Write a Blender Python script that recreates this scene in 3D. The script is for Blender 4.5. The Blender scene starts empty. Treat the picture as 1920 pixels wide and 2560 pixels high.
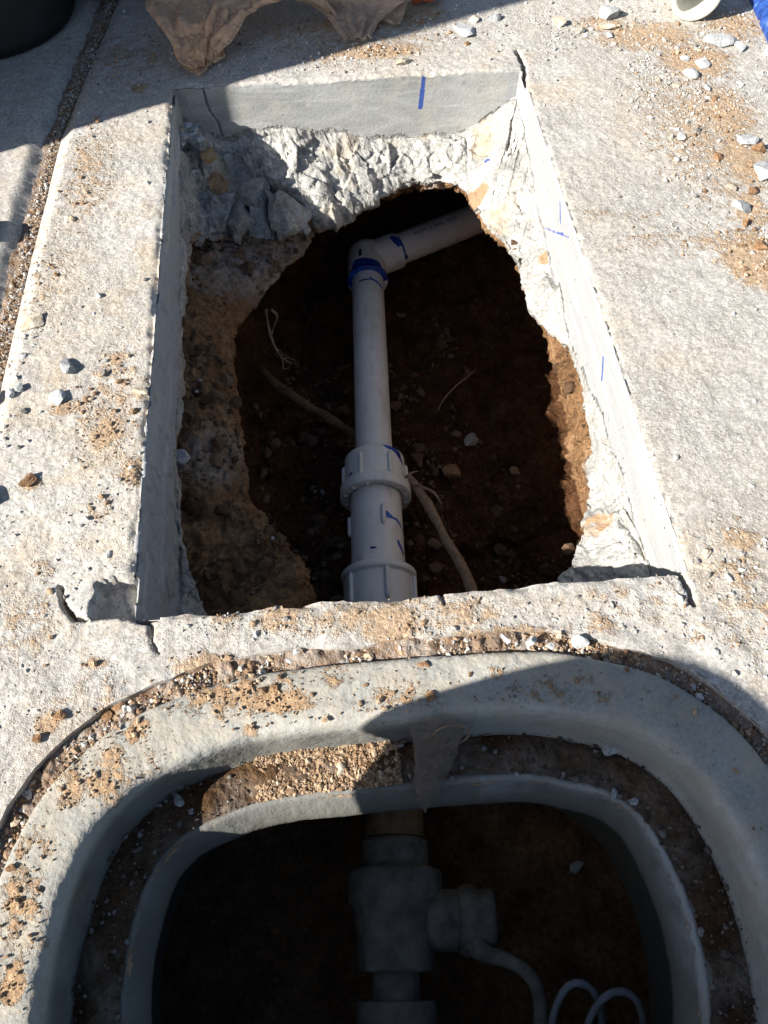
import bpy, bmesh, math, random, time
import numpy as np
from mathutils import Vector, Matrix
T0 = time.time()
R = math.radians
S = bpy.context.scene
COL = S.collection
# ------------------------------------------------------------------ camera, sky, sun, exposure
CAM_H, PITCH, YAW, FPX = 0.66, R(59), R(5.4), 1934.0
cam = bpy.data.cameras.new('camera'); co = bpy.data.objects.new('camera', cam); COL.objects.link(co)
cam.sensor_fit = 'VERTICAL'; cam.sensor_height = 36; cam.lens = FPX / 2560 * 36
cam.clip_start = 0.02; cam.clip_end = 500
co.location = (0, 0, CAM_H); co.rotation_euler = (R(90) - PITCH, 0, -YAW)
S.camera = co
SUN_AZ, SUN_TAN = R(22.7), 0.618           # light travels along +u turned 22.7 deg, falling 0.618 per metre
SUN_EL = math.atan(SUN_TAN)
w = bpy.data.worlds.new('World'); S.world = w; w.use_nodes = True
sky = w.node_tree.nodes.new('ShaderNodeTexSky'); sky.sky_type = 'NISHITA'; sky.sun_disc = False
sky.sun_elevation = SUN_EL; sky.sun_rotation = R(247.3)
bg = w.node_tree.nodes['Background']; bg.inputs['Strength'].default_value = 0.05
w.node_tree.links.new(sky.outputs[0], bg.inputs[0])
sl = bpy.data.lights.new('sun', 'SUN'); so = bpy.data.objects.new('sun', sl); COL.objects.link(so)
sl.energy = 5.0; sl.angle = R(0.5); sl.color = (1.0, 0.955, 0.88)
sd = Vector((math.cos(SUN_AZ), math.sin(SUN_AZ), -SUN_TAN)).normalized()
so.rotation_euler = sd.to_track_quat('-Z', 'Y').to_euler(); so.location = (-3, -1, 4)
S.view_settings.view_transform = 'Standard'; S.view_settings.look = 'None'
S.view_settings.exposure = 1.13; S.view_settings.gamma = 1.0; S.view_settings.use_curve_mapping = False
S.cycles.max_bounces = 6; S.cycles.diffuse_bounces = 3

# ------------------------------------------------------------------ small helpers
cp, sp = math.cos(PITCH), math.sin(PITCH)
def at(x, y, z=0.0):
    """the place on the level z seen at (x, y) of the survey photo"""
    a = (x - 960) / FPX; b = (y - 1280) / FPX
    rx, ry, rz = a, cp - b * sp, -sp - b * cp
    t = (z - CAM_H) / rz
    X, Y = rx * t, ry * t
    return np.array([X * math.cos(YAW) + Y * math.sin(YAW), -X * math.sin(YAW) + Y * math.cos(YAW), z])
def hsh(ix, iy, iz, seed):
    h = (ix * 374761393 + iy * 668265263 + iz * 1274126177 + seed * 974634777) & 0xffffffff
    h = ((h ^ (h >> 13)) * 1274126177) & 0xffffffff
    h = ((h ^ (h >> 16)) * 2246822519) & 0xffffffff
    h = h ^ (h >> 15)
    return (h & 0xffffff) / float(0xffffff)
def vn(P, scale, seed=0):
    p = P / scale + 1000.0
    i = np.floor(p).astype(np.int64); f = p - i; f = f * f * (3 - 2 * f)
    r = 0
    for dx in (0, 1):
        wx = f[:, 0] if dx else 1 - f[:, 0]
        for dy in (0, 1):
            wy = f[:, 1] if dy else 1 - f[:, 1]
            for dz in (0, 1):
                wz = f[:, 2] if dz else 1 - f[:, 2]
                r = r + wx * wy * wz * hsh(i[:, 0] + dx, i[:, 1] + dy, i[:, 2] + dz, seed)
    return r * 2 - 1
def fbm(P, scale, octv=4, seed=0, gain=0.5):
    a = 1.0; r = 0; t = 0
    for k in range(octv):
        r = r + a * vn(P, scale / 2 ** k, seed + k * 17); t += a; a *= gain
    return r / t
def facet(P, scale, seed=0, tilt=0.8):
    """broken-stone relief: every cell is its own tilted plane"""
    p = P / scale + 1000.0
    i = np.floor(p).astype(np.int64)
    best = np.full(len(P), 1e9); val = np.zeros(len(P))
    for dx in (-1, 0, 1):
        for dy in (-1, 0, 1):
            for dz in (-1, 0, 1):
                a, b, c = i[:, 0] + dx, i[:, 1] + dy, i[:, 2] + dz
                q = np.stack([a + hsh(a, b, c, seed), b + hsh(a, b, c, seed + 1), c + hsh(a, b, c, seed + 2)], 1)
                d = ((p - q) ** 2).sum(1)
                g = np.stack([hsh(a, b, c, seed + 3), hsh(a, b, c, seed + 4), hsh(a, b, c, seed + 5)], 1) * 2 - 1
                v = (hsh(a, b, c, seed + 6) - 0.5) + tilt * ((p - q) * g).sum(1)
                m = d < best
                best = np.where(m, d, best); val = np.where(m, v, val)
    return val
def sstep(a, b, x):
    t = np.clip((x - a) / (b - a), 0, 1); return t * t * (3 - 2 * t)
def segdist(x, y, pts):
    best = np.full(len(x), 1e9)
    for (ax, ay), (bx, by) in zip(pts[:-1], pts[1:]):
        dx, dy = bx - ax, by - ay; L = dx * dx + dy * dy + 1e-12
        t = np.clip(((x - ax) * dx + (y - ay) * dy) / L, 0, 1)
        best = np.minimum(best, np.hypot(x - ax - t * dx, y - ay - t * dy))
    return best
def inpoly(x, y, poly):
    r = np.zeros(len(x), bool); n = len(poly)
    for k in range(n):
        x1, y1 = poly[k]; x2, y2 = poly[(k + 1) % n]
        c = (y1 > y) != (y2 > y)
        with np.errstate(divide='ignore', invalid='ignore'):
            r ^= c & (x < (x2 - x1) * (y - y1) / (y2 - y1 + 1e-15) + x1)
    return r
def mesh_np(name, V, F, mat=None, parent=None, smooth=True, attrs=None, label=None, cat=None, group=None, kind=None, nolink=False):
    """V (n,3), F (m,k) or list of such arrays"""
    me = bpy.data.meshes.new(name)
    Fs = F if isinstance(F, list) else [F]
    Fs = [f for f in Fs if len(f)]
    V = np.asarray(V, np.float32)
    me.vertices.add(len(V)); me.vertices.foreach_set('co', V.ravel())
    nl = sum(f.size for f in Fs); nf = sum(len(f) for f in Fs)
    me.loops.add(nl); me.loops.foreach_set('vertex_index', np.concatenate([f.ravel() for f in Fs]).astype(np.int32))
    me.polygons.add(nf)
    tot = np.concatenate([np.full(len(f), f.shape[1], np.int32) for f in Fs])
    st = np.concatenate([[0], np.cumsum(tot)[:-1]]).astype(np.int32)
    me.polygons.foreach_set('loop_start', st)
    if smooth is not None: me.polygons.foreach_set('use_smooth', np.full(nf, bool(smooth)))
    me.update(calc_edges=True); me.validate()
    for k, a in (attrs or {}).items():
        at_ = me.attributes.new(k, 'FLOAT', 'POINT'); at_.data.foreach_set('value', np.asarray(a, np.float32))
    if mat: me.materials.append(mat)
    o = bpy.data.objects.new(name, me); COL.objects.link(o)
    if parent: o.parent = parent
    tag(o, label, cat, group, kind)
    return o
def tag(o, label=None, cat=None, group=None, kind=None):
    if label: o['label'] = label
    if cat: o['category'] = cat
    if group: o['group'] = group
    if kind: o['kind'] = kind
def empty(name, loc, label, cat, group=None):
    o = bpy.data.objects.new(name, None); COL.objects.link(o); o.location = loc; o.empty_display_size = .02
    tag(o, label, cat, group); return o
def put(o, parent):                 # parent while keeping world-space vertices
    o.parent = parent; o.matrix_parent_inverse = Matrix.Translation(-Vector(parent.location))
    return o
def gridfaces(nr, nc, closed=False):
    r = np.arange(nr - 1)[:, None]; c = np.arange(nc if closed else nc - 1)[None, :]
    c2 = (c + 1) % nc
    return np.stack([r * nc + c, r * nc + c2, (r + 1) * nc + c2, (r + 1) * nc + c], -1).reshape(-1, 4)
def crom(P, n, closed=True):
    """resample a control polygon with n points per span (Catmull-Rom)"""
    P = np.asarray(P, float); K = len(P); out = []
    t = np.linspace(0, 1, n, endpoint=False)[:, None]
    for k in range(K if closed else K - 1):
        if closed: a, b, c, d = P[(k - 1) % K], P[k], P[(k + 1) % K], P[(k + 2) % K]
        else: a, b, c, d = P[max(k - 1, 0)], P[k], P[k + 1], P[min(k + 2, K - 1)]
        out.append(.5 * ((2 * b) + (c - a) * t + (2 * a - 5 * b + 4 * c - d) * t ** 2 + (3 * b - a - 3 * c + d) * t ** 3))
    if not closed: out.append(P[-1:])
    return np.concatenate(out)
def lin(P, n):
    P = np.asarray(P, float); t = np.linspace(0, 1, n, endpoint=False)[:, None]
    return np.concatenate([P[k] * (1 - t) + P[(k + 1) % len(P)] * t for k in range(len(P))])
def normals(G, closed=True):
    """G (r,c,3) surface grid -> unit normals"""
    if closed: dc = np.roll(G, -1, 1) - np.roll(G, 1, 1)
    else: dc = np.gradient(G, axis=1)
    dr = np.gradient(G, axis=0)
    n = np.cross(dr, dc); l = np.linalg.norm(n, axis=2, keepdims=True) + 1e-12
    return n / l

# ------------------------------------------------------------------ materials
class NT:
    def __init__(s, name, rough=.9, spec=.25):
        s.m = bpy.data.materials.new(name); s.m.use_nodes = True; s.t = s.m.node_tree
        s.b = s.t.nodes['Principled BSDF']; s.b.inputs['Roughness'].default_value = rough
        s.b.inputs['Specular IOR Level'].default_value = spec
        s.tc = s.t.nodes.new('ShaderNodeTexCoord'); s.P = s.tc.outputs['Object']
    def n(s, k): return s.t.nodes.new(k)
    def l(s, a, b):
        if isinstance(a, (int, float)): b.default_value = a
        elif isinstance(a, tuple): b.default_value = a if len(a) == 4 or len(b.default_value) == 3 else (*a, 1)
        else: s.t.links.new(a, b)
    def map(s, sc=(1, 1, 1), rot=(0, 0, 0), loc=(0, 0, 0)):
        m = s.n('ShaderNodeMapping'); s.l(s.P, m.inputs[0]); m.inputs['Scale'].default_value = sc
        m.inputs['Rotation'].default_value = rot; m.inputs['Location'].default_value = loc; return m.outputs[0]
    def noise(s, sc, det=4, ro=.55, P=None, dist=0):
        m = s.n('ShaderNodeTexNoise'); s.l(P or s.P, m.inputs['Vector']); m.inputs['Scale'].default_value = sc
        m.inputs['Detail'].default_value = det; m.inputs['Roughness'].default_value = ro; m.inputs['Distortion'].default_value = dist
        return m.outputs['Fac']
    def vor(s, sc, feat='F1', P=None, out='Distance', rnd=1):
        m = s.n('ShaderNodeTexVoronoi'); m.feature = feat; s.l(P or s.P, m.inputs['Vector']); m.inputs['Scale'].default_value = sc
        m.inputs['Randomness'].default_value = rnd
        return m.outputs[out]
    def ramp(s, f, *st):
        m = s.n('ShaderNodeValToRGB'); s.l(f, m.inputs[0]); e = m.color_ramp.elements
        while len(e) > 1: e.remove(e[-1])
        for k, (p, c) in enumerate(st):
            if not isinstance(c, tuple): c = (c, c, c)
            if k == 0: e[0].position = p; x = e[0]
            else: x = e.new(p)
            x.color = (*c, 1)
        return m.outputs[0]
    def mix(s, f, a, b, mode='MIX'):
        m = s.n('ShaderNodeMix'); m.data_type = 'RGBA'; m.blend_type = mode
        s.l(f, m.inputs[0]); s.l(a, m.inputs[6]); s.l(b, m.inputs[7]); return m.outputs[2]
    def math(s, op, a, b=0.0, c=0.0):
        m = s.n('ShaderNodeMath'); m.operation = op; s.l(a, m.inputs[0]); s.l(b, m.inputs[1]); s.l(c, m.inputs[2]); return m.outputs[0]
    def attr(s, nm):
        m = s.n('ShaderNodeAttribute'); m.attribute_name = nm; return m.outputs['Fac']
    def bump(s, h, dist, strg=1.0, nrm=None):
        m = s.n('ShaderNodeBump'); s.l(h, m.inputs['Height']); m.inputs['Distance'].default_value = dist
        m.inputs['Strength'].default_value = strg
        if nrm: s.l(nrm, m.inputs['Normal'])
        return m.outputs[0]
    def done(s, col, nrm=None):
        s.l(col, s.b.inputs['Base Color'])
        if nrm: s.l(nrm, s.b.inputs['Normal'])
        return s.m
SOILC = ((.14, .072, .033), (.34, .20, .105), (.47, .31, .18))

def mat_pavement():
    s = NT('pavement_concrete', .93, .2)
    big = s.noise(5, 4); mid = s.noise(38, 5, .6); fine = s.noise(950, 3, .65); gr = s.noise(300, 4, .65)
    c = s.ramp(mid, (.3, (.385, .365, .34)), (.52, (.465, .445, .418)), (.72, (.53, .51, .485)))
    # bright cement dust lying in soft drifts
    du = s.math('MULTIPLY', s.attr('dust'), s.ramp(mid, (.38, 0.25), (.6, 1.0)))
    c = s.mix(du, c, (.60, .585, .55))
    c = s.mix(s.ramp(big, (.42, 0.0), (.7, .5)), c, (.47, .41, .32))
    c = s.mix(s.math('MULTIPLY', s.ramp(s.noise(17, 6, .72), (.46, 0.0), (.66, .75)), s.ramp(s.attr('dust'), (.0, .12), (.4, .9))), c, (.50, .39, .265))
    # sand grains: light and dark speckle
    c = s.mix(1.0, c, s.ramp(gr, (.34, .70), (.5, 1.0), (.66, 1.22)), 'MULTIPLY')
    c = s.mix(1.0, c, s.ramp(fine, (.3, .74), (.5, 1.0), (.7, 1.22)), 'MULTIPLY')
    vc = s.ramp(s.vor(300, 'F1', out='Color'), (.25, (.20, .17, .14)), (.45, (.44, .39, .32)), (.6, (.40, .39, .37)), (.8, (.66, .63, .57)))
    c = s.mix(.26, c, vc)
    pit = s.ramp(s.vor(120), (.02, 1.0), (.12, 0.0)); pit = s.math('MULTIPLY', pit, s.ramp(s.noise(30, 2), (.55, 0.0), (.62, .8)))
    c = s.mix(pit, c, (.10, .09, .08))
    # soil trodden onto it, only where it was found
    dn = s.noise(75, 5, .7)
    d = s.math('ADD', s.attr('dirt'), s.math('MULTIPLY', s.math('SUBTRACT', dn, .5), 1.7))
    d = s.ramp(d, (.42, 0.0), (.72, .85))
    sc = s.ramp(s.noise(240, 3), (.3, (.28, .175, .10)), (.55, (.45, .315, .195)), (.75, (.56, .43, .29)))
    c = s.mix(d, c, sc)
    sm_ = s.ramp(s.noise(9, 4, .6), (.4, .45), (.62, 1.15))      # trowelled and worn areas
    h = s.math('MULTIPLY', sm_, s.math('ADD', gr, s.math('MULTIPLY', fine, .5)))
    h = s.math('SUBTRACT', h, s.math('MULTIPLY', pit, .8))
    h = s.math('ADD', h, s.math('MULTIPLY', d, s.math('MULTIPLY', dn, 1.5)))
    return s.done(c, s.bump(h, .0017, 1.0))
def mat_broken():
    """saw-cut face where attribute cut=1, fractured concrete where 0"""
    s = NT('broken_concrete', .92, .2)
    cut = s.attr('cut')
    # fractured
    a = s.noise(28, 6, .62); b = s.noise(190, 4, .6); f = s.noise(520, 2)
    c1 = s.ramp(a, (.28, (.22, .212, .20)), (.46, (.35, .342, .32)), (.6, (.43, .42, .398)), (.75, (.50, .49, .475)))
    agg = s.ramp(s.vor(42, 'F1', out='Color'), (.3, .35), (.7, 1.3)); aggd = s.ramp(s.vor(42), (.16, .55), (.26, 0.0))
    c1 = s.mix(aggd, c1, s.mix(.72, agg, (.36, .345, .31)))
    c1 = s.mix(1.0, c1, s.ramp(b, (.3, .62), (.5, 1.0), (.7, 1.22)), 'MULTIPLY')
    c1 = s.mix(s.ramp(s.noise(9, 3), (.58, 0.0), (.72, .6)), c1, (.47, .35, .20))
    c1 = s.mix(s.ramp(s.math('ADD', s.attr('dirt'), s.math('MULTIPLY', s.math('SUBTRACT', s.noise(90, 5, .7), .5), 1.2)), (.4, 0.0), (.62, .9)), c1, (.36, .215, .115))
    # sawn
    m = s.map((1, .6, 3.2), (0, R(-28), 0)); st = s.noise(11, 5, .62, m, .8)
    g = s.noise(24, 4)
    c2 = s.ramp(st, (.34, (.29, .295, .29)), (.52, (.355, .36, .352)), (.68, (.43, .435, .425)))
    c2 = s.mix(s.ramp(g, (.5, 0.0), (.68, .5)), c2, (.47, .44, .37))
    c2 = s.mix(s.math('MULTIPLY', s.attr('dust'), s.ramp(s.noise(20, 5, .65, s.map((1, .25, 1))), (.30, .25), (.56, 1.0))), c2, (.335, .34, .35))
    ag2 = s.ramp(s.vor(58, 'F1', out='Color'), (.3, (.22, .225, .23)), (.5, (.40, .39, .36)), (.7, (.52, .50, .45)))
    c2 = s.mix(s.math('MULTIPLY', s.ramp(s.vor(58), (.2, .5), (.27, 0.0)), s.ramp(s.noise(15, 3), (.45, .1), (.6, 1.0))), c2, ag2)
    sc2 = s.ramp(s.noise(7, 3, .6, s.map((1, .5, 9), (0, R(28), 0)), .5), (.565, 0.0), (.64, .7)); c2 = s.mix(s.ramp(s.math('ADD', s.attr('dirt'), s.math('MULTIPLY', s.math('SUBTRACT', s.noise(26, 6, .7), .5), 1.1)), (.32, 0.0), (.62, .6)), c2, (.30, .24, .17)); c2 = s.mix(sc2, c2, (.44, .44, .43))
    p2 = s.ramp(s.vor(75), (.05, 1.0), (.09, 0.0)); p2 = s.math('MULTIPLY', p2, s.ramp(s.noise(11, 2), (.5, 0.0), (.56, 1.0)))
    c2 = s.mix(p2, c2, (.08, .08, .08))
    c2 = s.mix(1.0, c2, s.ramp(f, (.3, .85), (.7, 1.12)), 'MULTIPLY')
    cn = s.ramp(s.math('ADD', cut, s.math('MULTIPLY', s.math('SUBTRACT', s.noise(40, 5, .7), .5), 1.1)), (.42, 0.0), (.56, 1.0))
    c = s.mix(cn, c1, c2)
    c = s.mix(s.math('MULTIPLY', s.ramp(s.math('ADD', s.attr('blue'), s.math('MULTIPLY', s.math('SUBTRACT', s.noise(260, 4, .7), .5), .8)), (.40, 0.0), (.62, 1.0)), .88), c, (.010, .055, .32))
    h1 = s.math('ADD', s.math('MULTIPLY', a, 2.4), s.math('ADD', b, s.math('MULTIPLY', f, .35)))
    h2 = s.math('SUBTRACT', s.math('MULTIPLY', st, .35), s.math('MULTIPLY', p2, .8))
    h2 = s.math('ADD', h2, s.math('MULTIPLY', b, .18))
    mm = s.n('ShaderNodeMix'); s.l(cn, mm.inputs[0]); s.l(h1, mm.inputs[2]); s.l(h2, mm.inputs[3])
    return s.done(c, s.bump(mm.outputs[0], .0034, .85))
def mat_soil(name='soil', k=1.0, dusty=True, pit_shade=False):
    s = NT(name, .97, .08)
    a = s.noise(22, 6, .65); b = s.noise(150, 5, .65); v = s.vor(95)
    c = s.ramp(a, (.3, tuple(x * k for x in (.105, .056, .028))), (.5, tuple(x * k for x in (.21, .118, .060))), (.72, tuple(x * k for x in (.33, .20, .108))))
    c = s.mix(1.0, c, s.ramp(b, (.3, .55), (.5, 1.0), (.7, 1.35)), 'MULTIPLY')
    if pit_shade:          # shade of the deep pit put into the colour, ragged upper boundary
        c = s.mix(s.ramp(s.math('ADD', s.attr('pit_shade'), s.math('MULTIPLY', s.math('SUBTRACT', s.noise(18, 5, .7), .5), .5)), (.35, 0.0), (.65, 1.0)), c, s.mix(1.0, c, (.36, .30, .28), 'MULTIPLY'))
    peb = s.ramp(s.vor(60), (.09, 1.0), (.13, 0.0)); peb = s.math('MULTIPLY', peb, s.ramp(s.noise(14, 3), (.5, 0.0), (.6, .4)))
    c = s.mix(peb, c, (.30, .27, .23))
    if dusty:
        c = s.mix(s.math('MULTIPLY', s.attr('dust'), s.ramp(s.noise(70, 5, .7), (.35, .1), (.62, .85))), c, (.40, .36, .32))
    h = s.math('ADD', s.math('MULTIPLY', b, 1.0), s.math('MULTIPLY', s.math('SUBTRACT', 1.0, v), .5))
    return s.done(c, s.bump(h, .006, 1.0))
def mat_box():
    s = NT('cast_concrete', .85, .3)
    a = s.noise(14, 5, .6); b = s.noise(260, 3); m = s.noise(60, 4)
    c = s.ramp(a, (.3, (.27, .268, .245)), (.55, (.35, .348, .32)), (.75, (.42, .42, .395)))
    c = s.mix(1.0, c, s.ramp(b, (.3, .82), (.7, 1.14)), 'MULTIPLY')
    c = s.mix(s.ramp(s.noise(26, 6, .7), (.40, 0.0), (.66, .6)), c, (.46, .38, .28))
    c = s.mix(s.ramp(s.vor(110), (.05, .8), (.1, 0.0)), c, s.mix(.5, c, (.12, .1, .08)))
    gm = s.ramp(s.math('ADD', s.attr('shade_grime'), s.math('MULTIPLY', s.math('SUBTRACT', s.noise(30, 5, .65), .5), .7)), (.2, 0.0), (.8, .92)); c = s.mix(gm, c, (.105, .105, .092))  # dirt plus painted shade below the rim
    dn = s.noise(55, 6, .72)
    d = s.math('ADD', s.attr('dirt'), s.math('MULTIPLY', s.math('SUBTRACT', dn, .5), 2.0))
    d = s.ramp(d, (.46, 0.0), (.64, .9))
    c = s.mix(d, c, s.ramp(s.noise(200, 3), (.3, (.27, .155, .075)), (.7, (.50, .335, .19))))
    c = s.mix(s.math('MULTIPLY', s.attr('dust'), s.ramp(m, (.3, .3), (.6, .9))), c, (.62, .63, .63))
    h = s.math('ADD', s.math('MULTIPLY', b, .5), s.math('MULTIPLY', m, .8))
    h = s.math('ADD', h, s.math('MULTIPLY', d, s.math('MULTIPLY', dn, 1.6)))
    return s.done(c, s.bump(h, .0022, .8))
def mat_stone(name, c0, c1, sc=90, bump=.0018):
    s = NT(name, .9, .25)
    oi = s.n('ShaderNodeObjectInfo')
    a = s.noise(sc, 5, .65); b = s.noise(sc * 5, 3)
    c = s.ramp(a, (.3, c0), (.7, c1)); c = s.mix(1.0, c, s.ramp(b, (.3, .72), (.7, 1.2)), 'MULTIPLY')
    c = s.mix(1.0, c, s.ramp(oi.outputs['Random'], (0, .85), (1, 1.15)), 'MULTIPLY')
    return s.done(c, s.bump(s.math('ADD', a, s.math('MULTIPLY', b, .4)), bump, .9))
def mat_grit(name, *cols):
    s = NT(name, .92, .2)
    r = s.attr('rnd'); n = len(cols)
    c = s.ramp(r, *[(k / (n - 1), q) for k, q in enumerate(cols)])
    c = s.mix(1.0, c, s.ramp(s.noise(600, 3), (.3, .7), (.7, 1.25)), 'MULTIPLY')
    return s.done(c, s.bump(s.noise(500, 3), .0008, .8))
def mat_pvc():
    s = NT('white_pvc', .42, .4)
    c = s.ramp(s.noise(12, 4), (.3, (.60, .59, .56)), (.7, (.70, .69, .66)))
    sm = s.ramp(s.noise(70, 5, .65, s.map((1, .35, 1))), (.55, 0.0), (.72, .5)); c = s.mix(sm, c, (.33, .29, .24))
    c = s.mix(s.ramp(s.noise(9, 6, .75), (.50, 0.0), (.72, .55)), c, (.40, .34, .27))
    sp_ = s.ramp(s.vor(190), (.03, 1.0), (.07, 0.0)); sp_ = s.math('MULTIPLY', sp_, s.ramp(s.noise(25, 2), (.56, 0.0), (.6, .8)))
    c = s.mix(sp_, c, (.09, .07, .06))
    bl = s.ramp(s.math('ADD', s.attr('blue'), s.math('MULTIPLY', s.math('SUBTRACT', s.noise(120, 4), .5), .7)), (.42, 0.0), (.56, 1.0))
    c = s.mix(bl, c, s.ramp(s.noise(60, 3), (.35, (.006, .02, .19)), (.65, (.01, .09, .42))))
    return s.done(c, s.bump(s.noise(300, 3), .0003, .5))
def mat_plain(name, c, rough=.6, spec=.3, var=.25, sc=40, bump=.0006, metal=0):
    s = NT(name, rough, spec); s.b.inputs['Metallic'].default_value = metal
    k = s.ramp(s.noise(sc, 5, .6), (.3, 1 - var), (.7, 1 + var))
    col = s.mix(1.0, c, k, 'MULTIPLY')
    return s.done(col, s.bump(s.noise(sc * 6, 3), bump, .7))
def mat_film(name, c, thin, wr):
    s = NT(name, .24, .6)
    n = s.noise(26, 3, .5, s.map((1, 2.6, 1), (0, 0, R(-35)), (0, 0, 0)), 1.2)
    n = s.math('ABSOLUTE', s.math('SUBTRACT', s.math('MULTIPLY', n, 2.0), 1.0)); n = s.math('SUBTRACT', 1.0, s.math('MULTIPLY', n, 2.2))
    col = s.mix(s.ramp(n, (.2, 1.0), (1.0, 0.0)), tuple(x * .80 for x in c), c)
    s.l(col, s.b.inputs['Base Color']); nb = s.bump(n, wr, .8); s.l(nb, s.b.inputs['Normal'])
    tr = s.n('ShaderNodeBsdfTranslucent'); s.l(col, tr.inputs[0]); s.l(nb, tr.inputs[1])
    tp = s.n('ShaderNodeBsdfTransparent')
    m1 = s.n('ShaderNodeMixShader'); m1.inputs[0].default_value = .45
    s.l(s.b.outputs[0], m1.inputs[1]); s.l(tr.outputs[0], m1.inputs[2])
    m2 = s.n('ShaderNodeMixShader'); m2.inputs[0].default_value = thin
    s.l(m1.outputs[0], m2.inputs[1]); s.l(tp.outputs[0], m2.inputs[2])
    s.l(m2.outputs[0], s.t.nodes['Material Output'].inputs[0]); return s.m
M_PAVE, M_BROKEN, M_SOIL, M_BOX, M_PVC = mat_pavement(), mat_broken(), mat_soil(), mat_box(), mat_pvc()
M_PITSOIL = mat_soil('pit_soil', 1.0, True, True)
M_GREY = mat_stone('grey_stone', (.24, .25, .255), (.47, .48, .48))
M_DARKST = mat_stone('dusty_dark_stone', (.16, .15, .13), (.34, .32, .28))
M_TANST = mat_stone('tan_stone', (.36, .29, .20), (.60, .54, .44))
M_CLOD = mat_stone('soil_clod', (.17, .09, .045), (.40, .24, .13), 160, .003)
M_RUBBLE = mat_stone('rubble', (.20, .19, .17), (.46, .44, .40), 45, .005)
M_GRIT = mat_grit('grit', (.20, .185, .17), (.42, .40, .37), (.60, .59, .56), (.34, .33, .31), (.66, .64, .58))
M_CRUMB = mat_grit('crumbs', (.17, .105, .06), (.29, .19, .115), (.38, .27, .175), (.45, .36, .26))
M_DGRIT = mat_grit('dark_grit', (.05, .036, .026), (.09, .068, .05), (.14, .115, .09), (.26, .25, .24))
M_ROOT = mat_plain('root_bark', (.13, .075, .042), .85, .2, .45, 90, .002)
M_ROOTP = mat_plain('pale_root', (.26, .18, .12), .85, .2, .3, 120, .001)
M_BLACK = mat_plain('black_rubber', (.010, .011, .012), .6, .25, .3, 30)
M_VALVE = mat_plain('grey_plastic', (.17, .152, .125), .8, .2, .45, 45, .002)
M_CABLE = mat_plain('grey_cable', (.17, .175, .19), .6, .3, .3, 70)
M_OLDPIPE = mat_plain('stained_pipe', (.17, .115, .06), .75, .3, .5, 60, .001)
M_GREEN = mat_plain('plate_concrete', (.35, .36, .34), .85, .2, .2, 40, .001)
print('mats', time.time() - T0)

# ------------------------------------------------------------------ plan of the place (metres; u across, v away)
HU0, HU1, HV0, HV1 = -.205, .319, .302, 1.155
def p2(*px): return [tuple(at(x, y)[:2]) for x, y in px]
_half = [(0, .243), (.12, .2405), (.185, .226), (.24, .203), (.285, .163), (.310, .118), (.325, .062), (.33, .008)]
BC = (.025, .008)
_full = _half + [(x, 2 * BC[1] - y) for x, y in _half[-2::-1]]
_full = _full + [(-x, y) for x, y in _full[-2:0:-1]]
BOXOUT = crom(np.array([(BC[0] + x, y, 0) for x, y in _full]), 14)          # outer outline of the cast box
def offset(P, d):
    """move a closed outline outwards (d>0) in plan"""
    t = np.roll(P, -1, 0) - np.roll(P, 1, 0); n = np.stack([-t[:, 1], t[:, 0], 0 * t[:, 0]], 1)
    n /= np.linalg.norm(n, axis=1, keepdims=True) + 1e-12
    c = P.mean(0); s = np.sign(((P - c) * n).sum(1).mean()); q = P + n * (d * s)[:, None] if isinstance(d, np.ndarray) else P + n * d * s
    return q
def edge_joint(v): return np.interp(v, [-1, .5, .74, 1.06, 1.2, 1.42, 3], [-.392, -.376, -.372, -.362, -.345, -.315, -.24])
def edge_left(v): return np.interp(v, [-1, .5, .74, 1.06, 1.2, 1.42, 3], [-.435, -.398, -.388, -.375, -.361, -.334, -.26])
SLOTS = [(p2((372 + 62, 228), (436, 250), (441, 300)), .0035, .05), (p2((1294, 128), (1310, 160), (1313, 195), (1308, 225)), .0035, .05),
         (p2((1700, 1432), (1722, 1470), (1735, 1508)), .0028, .02), (p2((150, 1465), (158, 1510), (185, 1545), (215, 1548)), .0019, .02),
         (p2((376, 1560), (378, 1600), (400, 1640)), .0016, .006),
         (p2((1100, 1472), (1112, 1510)), .0022, .006)]
SUNK = p2((222, 1549), (228, 1500), (246, 1462), (290, 1440), (330, 1436), (395, 1440), (400, 1556), (300, 1552))
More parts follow.
